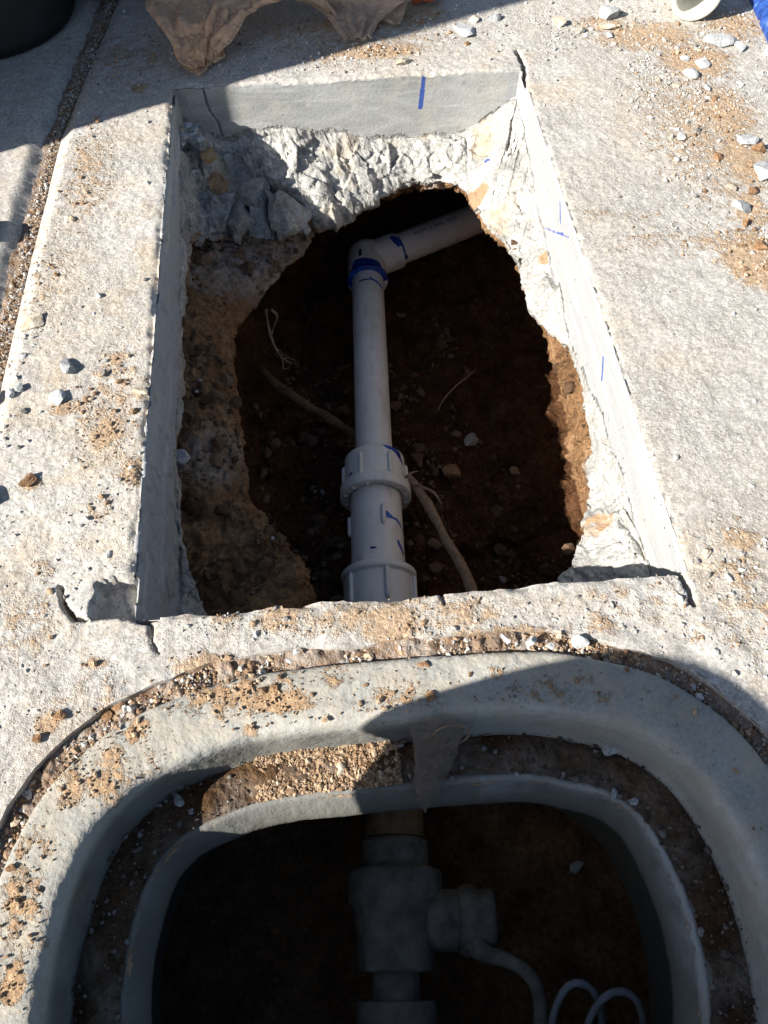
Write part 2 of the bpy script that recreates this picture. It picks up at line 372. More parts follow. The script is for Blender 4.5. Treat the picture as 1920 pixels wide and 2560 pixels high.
def hz(u, v):
    """height of the pavement surface"""
    P = np.stack([u, v, 0 * u], 1)
    z = .0012 * vn(P, .09, 3) + .0007 * fbm(P, .014, 2, 5) + .0006 * vn(P, .0042, 9)
    rough = sstep(.35, .22, v) * sstep(.16, .2, v)
    z = z + rough * (.0022 * vn(P, .02, 31))
    for pts, wd, dep in SLOTS:
        m = (u > min(p[0] for p in pts) - .02) & (u < max(p[0] for p in pts) + .02) & (v > min(p[1] for p in pts) - .02) & (v < max(p[1] for p in pts) + .02)
        if m.any():
            d = segdist(u[m], v[m], pts) + .0008 * vn(P[m], .008, 4)
            z[m] -= dep * (1 - sstep(wd * .55, wd * 1.1, d))
    m = (v < .36) & (u < -.1) & (v > .26) & (u > -.3)
    if m.any():
        q = P[m] + .004 * np.stack([vn(P[m], .015, 7), vn(P[m], .015, 8), 0 * u[m]], 1)
        ins = inpoly(q[:, 0], q[:, 1], SUNK)
        z[m] -= np.where(ins, .014 + .22 * np.clip(u[m] + .27, 0, .08) + .004 * facet(P[m], .03, 2), 0)
    # worn edge along the joint and the saw cut
    z = z - .010 * (1 - sstep(0, .022, u - edge_joint(v))) * (u > edge_joint(v) - .001)
    e = np.minimum(np.minimum(np.abs(u - HU0), np.abs(u - HU1)), 9)
    inside = (v > HV0) & (v < HV1)
    near = np.where((u > HU0) & (u < HU1), np.minimum(np.abs(v - HV0), np.abs(v - HV1)), np.where(inside, e, .1))
    chip = np.clip(fbm(P, .022, 3, 21) + .12, 0, 1)
    z = z - np.where(u > .2, .003, .008) * chip * (1 - sstep(.0, .010, near)) - .0015 * (1 - sstep(0, .005, near))
    return z
# ring 0 of the cut
ST0 = [(HU0, HV1), (-.16, HV1), (-.10, HV1), (-.04, HV1), (.03, HV1), (.10, HV1), (.17, HV1), (.24, HV1), (HU1, HV1),
       (HU1, 1.04), (HU1, .92), (HU1, .80), (HU1, .70), (HU1, .60), (HU1, .50), (HU1, .40), (HU1, HV0),
       (.24, HV0), (.14, HV0), (.04, HV0), (-.06, HV0), (-.14, HV0), (HU0, HV0),
       (HU0, .40), (HU0, .50), (HU0, .62), (HU0, .75), (HU0, .90), (HU0, 1.03)]
NP = 44
RIM = lin([(a, b, 0) for a, b in ST0], NP)
nearside = (RIM[:, 1] < HV0 + .001)
cen = np.array([.057, .73, 0]); rd = RIM - cen; rd /= np.linalg.norm(rd, axis=1, keepdims=True)
wob = .0012 * vn(RIM, .03, 2) + .0008 * vn(RIM, .008, 3) + np.where(nearside, .005 * fbm(RIM, .05, 3, 6) + np.where(RIM[:, 0] < .07, .006 * facet(RIM, .045, 5), 0), 0)
RIM = RIM + rd * wob[:, None]
RIM[:, 2] = hz(RIM[:, 0].copy(), RIM[:, 1].copy())
gw = .017 + .006 * fbm(BOXOUT, .05, 3, 8)
BOXHOLE = offset(BOXOUT, gw)
def fieldgrid(us, vs, warp=None):
    U, Vv = np.meshgrid(us, vs); return U.ravel(), Vv.ravel()
def stain(u, v, blobs, soft=.05):
    """sum of soft ellipses given in survey-photo pixels"""
    r = np.zeros(len(u))
    for (x, y, rx, ry, *k) in blobs:
        c = at(x, y); a = at(x + rx, y); b = at(x, y - ry)
        ra, rb = abs(a[0] - c[0]) + 1e-4, abs(b[1] - c[1]) + 1e-4
        d = np.hypot((u - c[0]) / ra, (v - c[1]) / rb)
        r = np.maximum(r, (k[0] if k else .75) * (1 - sstep(soft, 1.55, d)))
    return r
DIRT = [(215, 410, 42, 75, .62), (290, 895, 40, 26), (262, 1080, 62, 50, .8), (330, 1180, 46, 55, .8), (75, 1210, 40, 25), (170, 1020, 60, 25),
        (250, 1280, 40, 60, .5), (110, 1420, 60, 40, .5), (235, 1660, 45, 26, .7), (120, 1800, 45, 40, .85), (40, 1640, 30, 60, .45),
        (980, 1560, 90, 70, .95), (1150, 1535, 160, 60, .6), (1500, 1560, 60, 40, .7), (700, 1545, 90, 50, .8), (560, 1540, 60, 40, .7),
        (1200, 1600, 260, 40, .8), (520, 1660, 120, 40, .8), (620, 1500, 60, 20, .6),
        (610, 222, 25, 14, .8), (1620, 90, 150, 42, .75), (1500, 60, 100, 30, .55), (1740, 150, 110, 60, .8), (1830, 60, 110, 60, .6), (1800, 280, 110, 90, .72), (1860, 400, 80, 90, .8),
        (1890, 650, 110, 90, .95), (1780, 600, 140, 40, .55), (1600, 540, 160, 26, .4), (1500, 535, 70, 24, .45), (1875, 520, 60, 60, .8),
        (1860, 1350, 70, 45, .72), (1870, 1500, 40, 60, .55), (1740, 1580, 60, 40, .5), (1840, 1600, 40, 40, .55), (1680, 1310, 40, 20, .4),
        (940, 130, 170, 26, .85), (900, 60, 330, 40, .6), (1040, 30, 90, 40, .9), (350, 222, 26, 16, .8), (380, 150, 26, 30, .6), (290, 130, 40, 30, .5),
        (60, 590, 40, 90, .4), (160, 290, 20, 30, .7), (480, 320, 40, 12, .5), (820, 150, 60, 12, .6)]
DIRT += [(225, 430, 110, 190, .50), (280, 1010, 150, 230, .50), (120, 700, 90, 200, .40), (60, 1560, 160, 160, .46), (250, 1750, 200, 120, .44), (900, 1540, 420, 60, .55), (1600, 1500, 260, 90, .42), (1750, 350, 200, 260, .50), (1700, 600, 300, 70, .42), (1850, 1450, 130, 260, .48), (300, 150, 260, 120, .40), (900, 100, 420, 90, .45)]
DUST = [(480, 800, 700, 700, .35), (250, 1300, 330, 240, .9), (180, 1500, 300, 150, .8), (120, 1000, 160, 200, .6), (330, 620, 110, 300, .55), (1300, 1480, 420, 60, .5),
        (600, 1540, 280, 80, .8), (1380, 200, 90, 60, .6), (1640, 1420, 200, 160, .6), (1800, 1700, 150, 200, .6), (1700, 900, 60, 60, .2), (1250, 120, 120, 60, .5), (1600, 300, 150, 80, .3)]
def pave_attrs(V):
    return {'dirt': np.clip(stain(V[:, 0], V[:, 1], DIRT) * 1.12 + .10 * sstep(1.0, 1.35, V[:, 1] + .35 * V[:, 0]) * (V[:, 0] > .33), 0, 1), 'dust': stain(V[:, 0], V[:, 1], DUST)}
from mathutils.kdtree import KDTree
def snap_holes(V, F, holes):
    """drop quads inside each hole, pull the ragged row of vertices onto its outline"""
    for H in holes:
        H = np.asarray(H); poly = [(p[0], p[1]) for p in H]
        lo, hi = H.min(0) - .02, H.max(0) + .02
        idx = np.where((V[:, 0] > lo[0]) & (V[:, 0] < hi[0]) & (V[:, 1] > lo[1]) & (V[:, 1] < hi[1]))[0]
        ins = np.zeros(len(V), bool); ins[idx] = inpoly(V[idx, 0], V[idx, 1], poly)
        q = ins[F]; F = F[~q.all(1)]; q = ins[F]; mix = np.unique(F[q.any(1)][ins[F[q.any(1)]]])
        kd = KDTree(len(H))
        for k, p in enumerate(H): kd.insert((p[0], p[1], 0), k)
        kd.balance()
        for k in mix:
            c, j, d = kd.find((V[k, 0], V[k, 1], 0)); V[k, 0], V[k, 1] = c[0], c[1]
    used = np.unique(F); mp = np.full(len(V), -1); mp[used] = np.arange(len(used))
    return V[used], mp[F]
st = .0023
us = np.concatenate([np.arange(-.392, .93, st), np.geomspace(.93, 5, 40)])
vs = np.concatenate([-np.geomspace(3, .06, 30), np.arange(-.05, 1.50, st), np.geomspace(1.5, 6, 40)])
u, v = fieldgrid(us, vs)
u = np.where(u < -.25, u + (edge_joint(v) + .392) * sstep(-.25, -.392, u), u)
V = np.stack([u, v, 0 * u], 1); F = gridfaces(len(vs), len(us))
first = np.arange(len(vs)) * len(us)
V, F = snap_holes(V, F, [RIM, BOXHOLE])
V[:, 2] = hz(V[:, 0].copy(), V[:, 1].copy())
side = V[:, 0] < edge_joint(V[:, 1]) + .0004
V[side, 2] -= .04
mesh_np('sidewalk', V, F, M_PAVE, attrs=pave_attrs(V), kind='structure')
print('sidewalk', len(V), time.time() - T0)
# neighbouring panel beyond the joint
us = np.concatenate([-np.geomspace(4.2, .62, 20), np.arange(-.60, -.3999, .003)]); vs = np.concatenate([-np.geomspace(3, .02, 14), np.arange(.0, 1.5, .003), np.geomspace(1.5, 6, 20)])
u, v = fieldgrid(us, vs); u = u + (edge_left(v) + .400) * sstep(-.6, -.4, u)
V = np.stack([u, v, 0 * u], 1)
e = edge_left(v) - u
V[:, 2] = .0012 * vn(V, .09, 13) + .0008 * fbm(V, .014, 2, 5) + .0005 * vn(V, .005, 9) - .012 * (1 - sstep(0, .026, e)) - .002
V[e < .0005, 2] -= .04
mesh_np('sidewalk', V, gridfaces(len(vs), len(us)), M_PAVE, attrs=pave_attrs(V), kind='structure')
# rest of the ground, out to the horizon, a frame round the panels
q = [(-60, -60), (60, -60), (60, 60), (-60, 60)]; r = [(-4.2, -3), (5, -3), (5, 6), (-4.2, 6)]
mesh_np('ground', [(*p, -.05) for p in q] + [(*p, -.05) for p in r] + [(*p, -.02) for p in r],
        np.array([[k, (k + 1) % 4, 4 + (k + 1) % 4, 4 + k] for k in range(4)] + [[4 + k, 4 + (k + 1) % 4, 8 + (k + 1) % 4, 8 + k] for k in range(4)]), mat_soil('ground_soil', 1, False), kind='structure', smooth=False)
# soil bed in the joint and round the meter box
us = np.arange(-.47, -.25, .004); vs = np.arange(-.1, 1.6, .004); u, v = fieldgrid(us, vs); V = np.stack([u, v, 0 * u], 1)
V[:, 2] = -.0115 + .003 * fbm(V, .02, 3, 44)
mesh_np('joint_soil', V, gridfaces(len(vs), len(us)), M_SOIL, attrs={'dust': np.full(len(V), .8)}, label='soil and grit packed into the joint between two concrete panels', cat='soil', kind='stuff')

# ------------------------------------------------------------------ broken concrete rim of the hole
def zs(*a): return list(a)
R1Z = [-.05, -.075, -.08, -.075, -.085, -.10, -.106, -.10, -.045, -.06, -.09, -.105, -.112, -.09, -.075, -.08, -.08, -.10, -.10, -.10, -.10, -.10, -.15, -.165, -.135, -.115, -.107, -.093, -.05]
def A(x, y, z): return tuple(at(x, y, z))
R2 = [A(520, 590, -.16), A(610, 592, -.165), A(700, 600, -.165), A(796, 560, -.16), A(905, 511, -.15), A(990, 476, -.15), A(1111, 454, -.145), A(1168, 478, -.14), A(1209, 561, -.13),
      A(1256, 610, -.13), A(1301, 690, -.135), A(1332, 765, -.14), A(1400, 860, -.14), A(1450, 975, -.14), A(1468, 1060, -.14), A(1486, 1160, -.14), A(1440, 1370, -.13),
      A(1400, 1440, -.12), (.14, .318, -.13), (.04, .316, -.13), (-.06, .318, -.13), (-.14, .325, -.14), A(520, 1545, -.18),
      A(492, 1470, -.18), A(443, 1340, -.15), (-.203, .62, -.14), (-.203, .75, -.13), (-.203, .89, -.12), A(472, 628, -.15)]
K = len(ST0)
R1 = [(a + (.002 if a < 0 else -.002) * (abs(a - HU0) < .01 or abs(a - HU1) < .01), b, z) for (a, b), z in zip(ST0, R1Z)]
C3 = np.array([.057, .73, 0.])
def outw(P, d, dz):
    P = np.array(P, float); r = P - C3; r[:, 2] = 0; r /= np.linalg.norm(r, axis=1, keepdims=True)
    Q = P + r * d; Q[:, 2] += dz; return Q
R3, R4 = outw(R2, .035, -.025), outw(R2, .13, -.02)
ring0 = RIM.copy(); ring0[:, 2] -= .0002
ringF = RIM + rd * .005; ringF[:, 2] = RIM[:, 2] - .010
ring1 = lin(R1, NP); ring1[:, :2] += (RIM[:, :2] - lin([(a, b, 0) for a, b in ST0], NP)[:, :2]) * np.where(nearside, .8, 0)[:, None]
zz = crom(np.array([(z, 0, 0) for z in R1Z]), NP)[:, 0]; ring1[:, 2] = zz + .017 * fbm(RIM, .07, 5, 77, .6)
# the flare of the left wall toward the near corner
ring2, ring3, ring4 = crom(R2, NP), crom(R3, NP), crom(R4, NP)
def loft(rings, ns, curve):
    rows = []
    for k in range(len(rings) - 1):
        for t in np.linspace(0, 1, ns[k], endpoint=False):
            rows.append(rings[k] * (1 - t) + rings[k + 1] * t)
    rows.append(rings[-1]); return np.array(rows)
n1, n2, n3 = 52, 60, 22
ring0b = ring1.copy(); ring0b[:, 2] = -.007
mid = ring1 * .5 + ring2 * .5; bulge = np.zeros((len(mid), 3))
mid[:, 2] += .012 * np.clip(fbm(mid, .1, 2, 60) + .4, 0, 1)
G = loft([ringF, ring0, ring0b, ring1, mid, ring2, ring3, ring4], [2, 4, n1 - 6, 30, 30, n3, 12], None)
t = np.concatenate([np.linspace(0, 1, n1, endpoint=False), 1 + np.linspace(0, 1, 60, endpoint=False), 2 + np.linspace(0, 1, n3, endpoint=False), 3 + np.linspace(0, 1, 13)])
N_ = normals(G); N_ = np.where((N_ * (C3 - G)).sum(2, keepdims=True)[..., :1] < -9, -N_, N_)
P = G.reshape(-1, 3); Tt = np.repeat(t, G.shape[1])
cut = 1 - .5 * sstep(.80, 1.0, Tt) - .5 * sstep(1.0, 1.06, Tt)
wr = sstep(1.0, 1.25, Tt)
Nn = N_.reshape(-1, 3)
# make normals point into the hole / up
sgn = np.where((Nn * (C3 - P)).sum(1) * (Tt < 2.0) + (Nn[:, 2]) * .001 >= 0, 1, -1)
sg = np.sign(np.median(((N_[:n1] * (C3 - G[:n1])).sum(2))))
Nn = Nn * sg
soft_ = np.where(P[:, 0] > .24, .55, 1.0) * np.where((P[:, 0] < -.13) & (P[:, 1] < .93), .45, 1.0)
disp = wr * soft_ * (.010 * facet(P + .004 * np.stack([vn(P, .02, 1), vn(P, .02, 2), vn(P, .02, 3)], 1), .044, 11, .7) + .0045 * facet(P, .017, 14, .9) + .019 * fbm(P, .075, 4, 12) + .0018 * fbm(P, .008, 2, 19))
disp += sstep(.99, 1.06, Tt) * .0012 * facet(P, .012, 9)
lw = (P[:, 0] < -.19) & (Tt < 1)
disp += lw * (.0026 * facet(P, .030, 23, .8) + .0012 * fbm(P, .008, 2, 27) + .003 * sstep(.75, .4, P[:, 1]) * facet(P, .05, 24, .8))
disp += (Tt < 1) * (.0010 * fbm(P, .09, 3, 40))
lift = np.where(Tt < 1.0, np.sin(np.clip(Tt, 0, 1) * math.pi) * .0, 0)
fl_ = (P[:, 0] < .03) & (P[:, 1] > .93) & (Tt > 1.0) & (Tt < 2.3)
disp += np.where(fl_, .010 * facet(P, .062, 88, 1.0) + .006 * fbm(P, .03, 3, 89), 0)
for px_, wd_, dp_ in [([(592, 600), (600, 545), (612, 500), (650, 474), (700, 490), (745, 512), (800, 540)], .006, .034), ([(468, 610), (500, 590), (520, 560), (565, 545), (600, 500)], .005, .026),
                      ([(655, 480), (668, 530), (690, 560)], .004, .022), ([(555, 300), (590, 350), (640, 370)], .0025, .006)]:
    pl_ = [tuple(at(x, y, -.135)[:2]) for x, y in px_]
    d = segdist(P[:, 0] + .005 * vn(P, .018, 61), P[:, 1] + .005 * vn(P, .018, 62), pl_)
    disp -= np.where(Tt > 1.02, dp_ * (1 - sstep(wd_ * .3, wd_ * 1.4, d)), 0)
P = P + Nn * disp[:, None]
blue = np.zeros(len(P))
def farmark(px, wd, k=1.0):
    global blue
    pts = []
    for x, y in px:
        a = (x - 960) / FPX; b = (y - 1280) / FPX; X, Y, Z = a, cp - b * sp, -sp - b * cp
        du = X * math.cos(YAW) + Y * math.sin(YAW); dv = -X * math.sin(YAW) + Y * math.cos(YAW)
        s_ = HV1 / dv; pts.append((du * s_, CAM_H + Z * s_))
    d = segdist(P[:, 0], P[:, 2], pts); blue = np.maximum(blue, k * (1 - sstep(wd * .6, wd * 1.3, d)) * (P[:, 1] > HV1 - .012))
farmark([(1060, 188), (1056, 225)], .0032); farmark([(1056, 225), (1052, 262), (1051, 268)], .0040); farmark([(1096, 176), (1101, 184)], .003)
for x0, y0, x1, y1, wd, zc in [(1462, 600, 1478, 610, .0016, -.03), (1540, 950, 1546, 985, .004, -.04)]:
    pass
rx = HU1
for (va, za, vb, zb, wd) in [(.86, -.012, .84, -.03, .0022), (.80, -.02, .90, -.085, .0013), (.82, -.03, .86, -.06, .0012), (.60, -.03, .585, -.052, .0035)]:
    d = segdist(P[:, 1], P[:, 2], [(va, za), (vb, zb)]); blue = np.maximum(blue, (.62 if wd > .003 else .8) * (1 - sstep(wd * .6, wd * 1.3, d)) * (P[:, 0] > HU1 - .01) * (Tt < 1))
for x, y, rr in [(1215, 420, .006), (1330, 745, .006), (1312, 700, .003)]:
    c = at(x, y, -.11); d = np.linalg.norm((P - c)[:, :2], axis=1); blue = np.maximum(blue, .7 * (1 - sstep(rr * .4, rr, d + .003 * vn(P, .004, 3))) * (Tt > 1) * (Tt < 2))
# hairline crack in the far face
ck = [(-.162, -.004), (-.160, -.028), (-.157, -.043), (-.150, -.055), (-.147, -.08)]
d = segdist(P[:, 0] + .0015 * vn(P, .008, 3), P[:, 2], ck) + 9 * (P[:, 1] < HV1 - .012)
P[:, 1] += .006 * (1 - sstep(.0008, .0022, d)) * (Tt < 1.02)
cc = np.array([-.147, -.06])
dust = np.where(P[:, 0] > .30, .85, .12) * (P[:, 1] > .2) + np.where(P[:, 0] < -.19, .95, 0)
dirt = .55 * sstep(1.75, 2.2, Tt) + .25 * (P[:, 0] < -.19) + stain(P[:, 0], P[:, 1], [])
for x, y, z, rr, k in [(1190, 468, -.11, .022, 1.0), (1365, 640, -.10, .012, .9), (1500, 1290, -.1, .02, .6), (540, 430, -.1, .02, .8), (560, 590, -.13, .02, .6)]:
    c = at(x, y, z); dirt = np.maximum(dirt, k * (1 - sstep(rr * .5, rr * 1.3, np.linalg.norm((P - c)[:, :2], axis=1))) * (Tt > 1))
mesh_np('broken_slab_edge', P, gridfaces(*G.shape[:2], closed=True), M_BROKEN, attrs={'cut': cut, 'dust': dust, 'dirt': dirt, 'blue': blue}, kind='structure')
print('rim', len(P), time.time() - T0)

# ------------------------------------------------------------------ the excavated pit in the soil
E0 = outw(R2, .12, .01); E0[:, 2] = np.array(R2)[:, 2] + .01
E1 = outw(R2, .012, -.012)
E2 = [A(742, 640, -.21), A(784, 590, -.20), A(812, 545, -.20), A(832, 505, -.22), (.03, 1.20, -.24), (.12, 1.23, -.24), (.20, 1.24, -.24), (.30, 1.24, -.24), (.40, 1.20, -.25),
      (.43, 1.06, -.27), (.405, .95, -.28), (.372, .83, -.28), (.352, .73, -.27), (.343, .63, -.26), (.334, .54, -.25), (.318, .46, -.23), (.315, .38, -.22),
      (.24, .355, -.2), (.14, .35, -.2), (.04, .35, -.2), (-.06, .36, -.2), A(782, 1490, -.22), A(736, 1390, -.21),
      A(668, 1305, -.20), A(612, 1215, -.20), A(603, 1060, -.20), A(592, 930, -.20), A(590, 835, -.20), A(655, 742, -.21)]
E3 = [(-.16, 1.20, -.30), (-.14, 1.24, -.30), (-.1, 1.28, -.30), (-.04, 1.30, -.31), (.03, 1.33, -.32), (.12, 1.36, -.32), (.22, 1.36, -.32), (.34, 1.34, -.32), (.47, 1.28, -.33),
      (.48, 1.10, -.35), (.44, .97, -.36), (.395, .86, -.36), (.372, .75, -.36), (.36, .64, -.35), (.348, .54, -.34), (.33, .46, -.33), (.33, .36, -.32),
      (.25, .31, -.3), (.15, .30, -.3), (.05, .30, -.3), (-.05, .32, -.3), (-.10, .36, -.30), (-.13, .42, -.30),
      (-.16, .50, -.29), (-.19, .60, -.28), (-.20, .70, -.28), (-.20, .80, -.28), (-.19, .92, -.28), (-.18, 1.08, -.29)]
cf = np.array([.12, .80, 0.])
def toward(P, f, z):
    P = np.array(P, float); Q = cf + (P - cf) * f; Q[:, 2] = z; return Q
E4 = toward(E3, .84, -.41); E5 = toward(E3, .55, -.445); E6 = toward(E3, .22, -.455)
ER = [crom(x, NP) for x in (E0, E1, E2, E3, E4, E5, E6)]
ee = crom(np.array([e.ravel() for e in ER]), 50, closed=False).reshape(-1, *ER[0].shape)
G = ee; N_ = normals(G); P = G.reshape(-1, 3); Nn = N_.reshape(-1, 3)
sg = np.sign(np.median((N_[90:150] * (cf + [0, 0, -.3] - G[90:150])).sum(2))); Nn = Nn * sg
lev = np.repeat(np.arange(G.shape[0]) / 50., G.shape[1])
a = sstep(.7, 1.2, lev)
ledge = (P[:, 0] < .02) & (lev < 2.2)
crumb = .006 * facet(P, .020, 51, .9) + .005 * fbm(P, .012, 3, 52) + .0045 * sstep(-.25, .25, fbm(P, .07, 3, 66)) * facet(P, .0085, 54, 1.1)
disp = a * (.014 * fbm(P, .12, 3, 50) + .008 * fbm(P, .035, 3, 53) + crumb)
disp = np.where((P[:, 0] < .03) & (lev > 1.3) & (lev < 2.6), disp * .6, disp)
disp += a * sstep(2.2, 3.0, lev) * (.030 * facet(P, .10, 56, .6) + .016 * fbm(P, .06, 3, 57))
P = P + Nn * disp[:, None]
for x, y, z, rr, dep in [(470, 1290, -.18, .03, .02), (480, 800, -.16, .02, .01), (500, 1010, -.17, .02, .012)]:
    c = at(x, y, z); d = np.linalg.norm((P - c)[:, :2], axis=1); P -= Nn * (dep * (1 - sstep(.2, 1, d / rr)) * (lev < 2.3))[:, None]
cpt = np.array([[cf[0], cf[1], -.455]]); nc = G.shape[1]; base = (G.shape[0] - 1) * nc
capf = np.array([[base + k, base + (k + 1) % nc, len(P)] for k in range(nc)])
V = np.concatenate([P, cpt])
dz = np.zeros(len(V)); 
for x, y, z, rr, k in [(620, 640, -.18, .10, .95), (520, 700, -.17, .06, .8), (520, 1170, -.18, .05, .8), (560, 1120, -.18, .04, .7), (1420, 1190, -.2, .03, .9), (1440, 1260, -.2, .03, .7), (700, 560, -.18, .1, .9)]:
    c = at(x, y, z); dz = np.maximum(dz, k * (1 - sstep(rr * .4, rr, np.linalg.norm((V - c)[:, :2], axis=1))) * (V[:, 2] > -.3))
pit_shade = sstep(1.9, 2.5, np.concatenate([lev, [6]])) * np.where(V[:, 0] > .25, sstep(2.5, 3.1, np.concatenate([lev, [6]])), 1)  # painted shade of the deep soil, starting lower on the sunlit right
mesh_np('excavated_soil', V, [gridfaces(*G.shape[:2], closed=True), capf], M_PITSOIL, attrs={'dust': dz, 'pit_shade': pit_shade}, kind='structure')
print('pit', len(V), time.time() - T0)
from mathutils.bvhtree import BVHTree
_tri = gridfaces(*G.shape[:2], closed=True)
PITBVH = BVHTree.FromPolygons([tuple(p) for p in P[:: 1]], [tuple(f) for f in _tri.tolist()])
def drop(u, v, z0=-.12, dflt=-.44):
    h = PITBVH.ray_cast(Vector((u, v, z0)), Vector((0, 0, -1)))
    return h[0][2] if h[0] is not None else dflt
print('bvh', time.time() - T0)

# ------------------------------------------------------------------ cast concrete meter box
DR = [(500, 1745, 90, 50, .6), (700, 1750, 110, 45, .8), (840, 1690, 70, 40, .5), (620, 1830, 60, 30, .5), (560, 1760, 40, 30, .6), (180, 1985, 60, 60, .6), (250, 1920, 50, 40, .6), (340, 1830, 60, 50, .65), (120, 2130, 40, 60, .5),
      (40, 2250, 40, 60, .75), (30, 2460, 40, 60, .85), (1020, 1740, 90, 30, .45), (1250, 1690, 80, 40, .4), (1500, 1740, 80, 40, .3), (1700, 1850, 60, 60, .3), (740, 1690, 60, 30, .4), (930, 1850, 120, 12, .3)]
DR += [(600, 1740, 260, 70, .58), (250, 1930, 200, 140, .52), (60, 2250, 90, 260, .52), (1000, 1740, 220, 60, .46), (1350, 1740, 300, 80, .38)]
prof = [(.0, -.10, 0), (.0, -.006, 0), (-.0015, -.002, 0), (-.005, 0, 0), (-.02, .001, 0), (-.042, .0005, 0), (-.049, -.001, .2), (-.0535, -.0045, .6), (-.056, -.012, .7), (-.0575, -.058, .4), (-.060, -.0655, 0), (-.078, -.067, 0), (-.093, -.066, 0), (-.0965, -.0635, .4), (-.100, -.065, .5), (-.106, -.077, .25), (-.112, -.088, 0), (-.1135, -.094, 0), (-.109, -.098, 0), (-.085, -.103, 0), (-.067, -.125, 0), (-.058, -.20, 0), (-.055, -.38, 0)]
rows = []; du_ = []
for k in range(len(prof) - 1):
    (a, b, c), (a2, b2, c2) = prof[k], prof[k + 1]
    n = max(2, int(math.hypot(a2 - a, b2 - b) / .003)) if k < 19 else 10
    for t_ in np.linspace(0, 1, n, endpoint=False):
        Q = offset(BOXOUT, a + (a2 - a) * t_); Q[:, 2] = b + (b2 - b) * t_; rows.append(Q); du_.append(c + (c2 - c) * t_)
G = np.array(rows)
# finer round the outline
def fine(G, m):
    t_ = np.arange(m) / m; H = np.roll(G, -1, 1)
    return (G[:, :, None, :] * (1 - t_)[None, None, :, None] + H[:, :, None, :] * t_[None, None, :, None]).reshape(G.shape[0], -1, 3)
G = fine(G, 4); N_ = normals(G); P = G.reshape(-1, 3)
P = P + N_.reshape(-1, 3) * (.0009 * fbm(P, .03, 3, 71) + .0012 * vn(P, .12, 72) + .0004 * vn(P, .006, 3))[:, None]
dst = np.repeat(np.array(du_), G.shape[1]) * (.35 + .65 * (P[:, 0] > .1))
mesh_np('meter_box', P, gridfaces(*G.shape[:2], closed=True), M_BOX, attrs={'dirt': 1.12 * stain(P[:, 0], P[:, 1], DR) * (P[:, 2] > -.01) + .45 * (np.abs(P[:, 2] + .0665) < .002), 'dust': dst * (.35 + .65 * sstep(-.5, .3, vn(P, .04, 6))), 'shade_grime': sstep(-.006, -.03, P[:, 2]) * (.75 - .58 * sstep(.02, .2, P[:, 0]) * sstep(-.070, -.055, P[:, 2]) - .2 * sstep(.02, .2, P[:, 0])) + .38 * sstep(-.062, -.072, P[:, 2])},  # lip and left wall: shade mixed into the colour along with dirt
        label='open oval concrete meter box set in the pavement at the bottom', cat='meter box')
SK = np.concatenate([BOXHOLE[None]] * 6).copy(); zt = hz(BOXHOLE[:, 0].copy(), BOXHOLE[:, 1].copy())
for k_, dz_ in enumerate((.0004, .002, .006, .012, .03, .10)):
    SK[k_] = offset(BOXHOLE, .0006 if k_ == 0 else .0016 * (k_ > 4)); SK[k_][:, 2] = zt - dz_
SK = fine(SK, 3); P = SK.reshape(-1, 3); P[:, :2] += (.0012 * fbm(P, .012, 2, 8))[:, None]
mesh_np('slab_edge', P, gridfaces(*SK.shape[:2], closed=True), M_PAVE, attrs=pave_attrs(P), kind='structure')
# rubble-filled gap round the box
G = []
for t_ in np.linspace(0, 1, 16):
    Q = offset(BOXOUT, -.003 + t_ * .045); Q[:, 2] = -.010 + .003 * t_; G.append(Q)
G = fine(np.array(G), 4); P = G.reshape(-1, 3); P[:, 2] += .005 * fbm(P, .022, 3, 81) + .003 * facet(P, .008, 82)
P[:, 2] += .002 * stain(P[:, 0], P[:, 1], [(1100, 1610, 260, 50, 1.0), (700, 1620, 200, 50, .9)])
mesh_np('gap_soil', P, gridfaces(*G.shape[:2], closed=True), M_SOIL, attrs={'dust': .9 + .4 * vn(P, .05, 4)}, label='brown soil packed in the gap round the meter box', cat='soil', kind='stuff')
# soil lying on the inner ledge
G = []
for k, t_ in enumerate(np.linspace(0, 1, 22)):
    Q = offset(BOXOUT, -.0570 - t_ * .0405); Q[:, 2] = -.0655 + .007 * math.sin(math.pi * min(1, t_ * 1.02)) * (1 - .25 * t_); G.append(Q)
G = fine(np.array(G), 4); P = G.reshape(-1, 3); am = np.repeat(np.sin(np.pi * np.linspace(0, 1, 22)), G.shape[1])
P[:, 2] += am * (.0035 * fbm(P, .02, 3, 91) + .0016 * facet(P, .008, 92) - .004 * sstep(-.05, .3, P[:, 0] * 0 + vn(P, .11, 5)))
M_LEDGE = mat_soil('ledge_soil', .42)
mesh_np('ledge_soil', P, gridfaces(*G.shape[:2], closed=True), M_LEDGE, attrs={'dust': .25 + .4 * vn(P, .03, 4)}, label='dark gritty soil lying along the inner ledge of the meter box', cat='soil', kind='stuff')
# soil at the bottom of the box
us = np.arange(-.30, .36, .004); vs = np.arange(-.24, .27, .004); u, v = fieldgrid(us, vs); V = np.stack([u, v, 0 * u], 1)
V[:, 2] = -.36 + .012 * fbm(V, .08, 4, 95) + .004 * facet(V, .02, 96)
mesh_np('box_floor_soil', V, gridfaces(len(vs), len(us)), mat_soil('box_soil', .7), attrs={'dust': 0 * u}, kind='structure')
print('box', time.time() - T0)

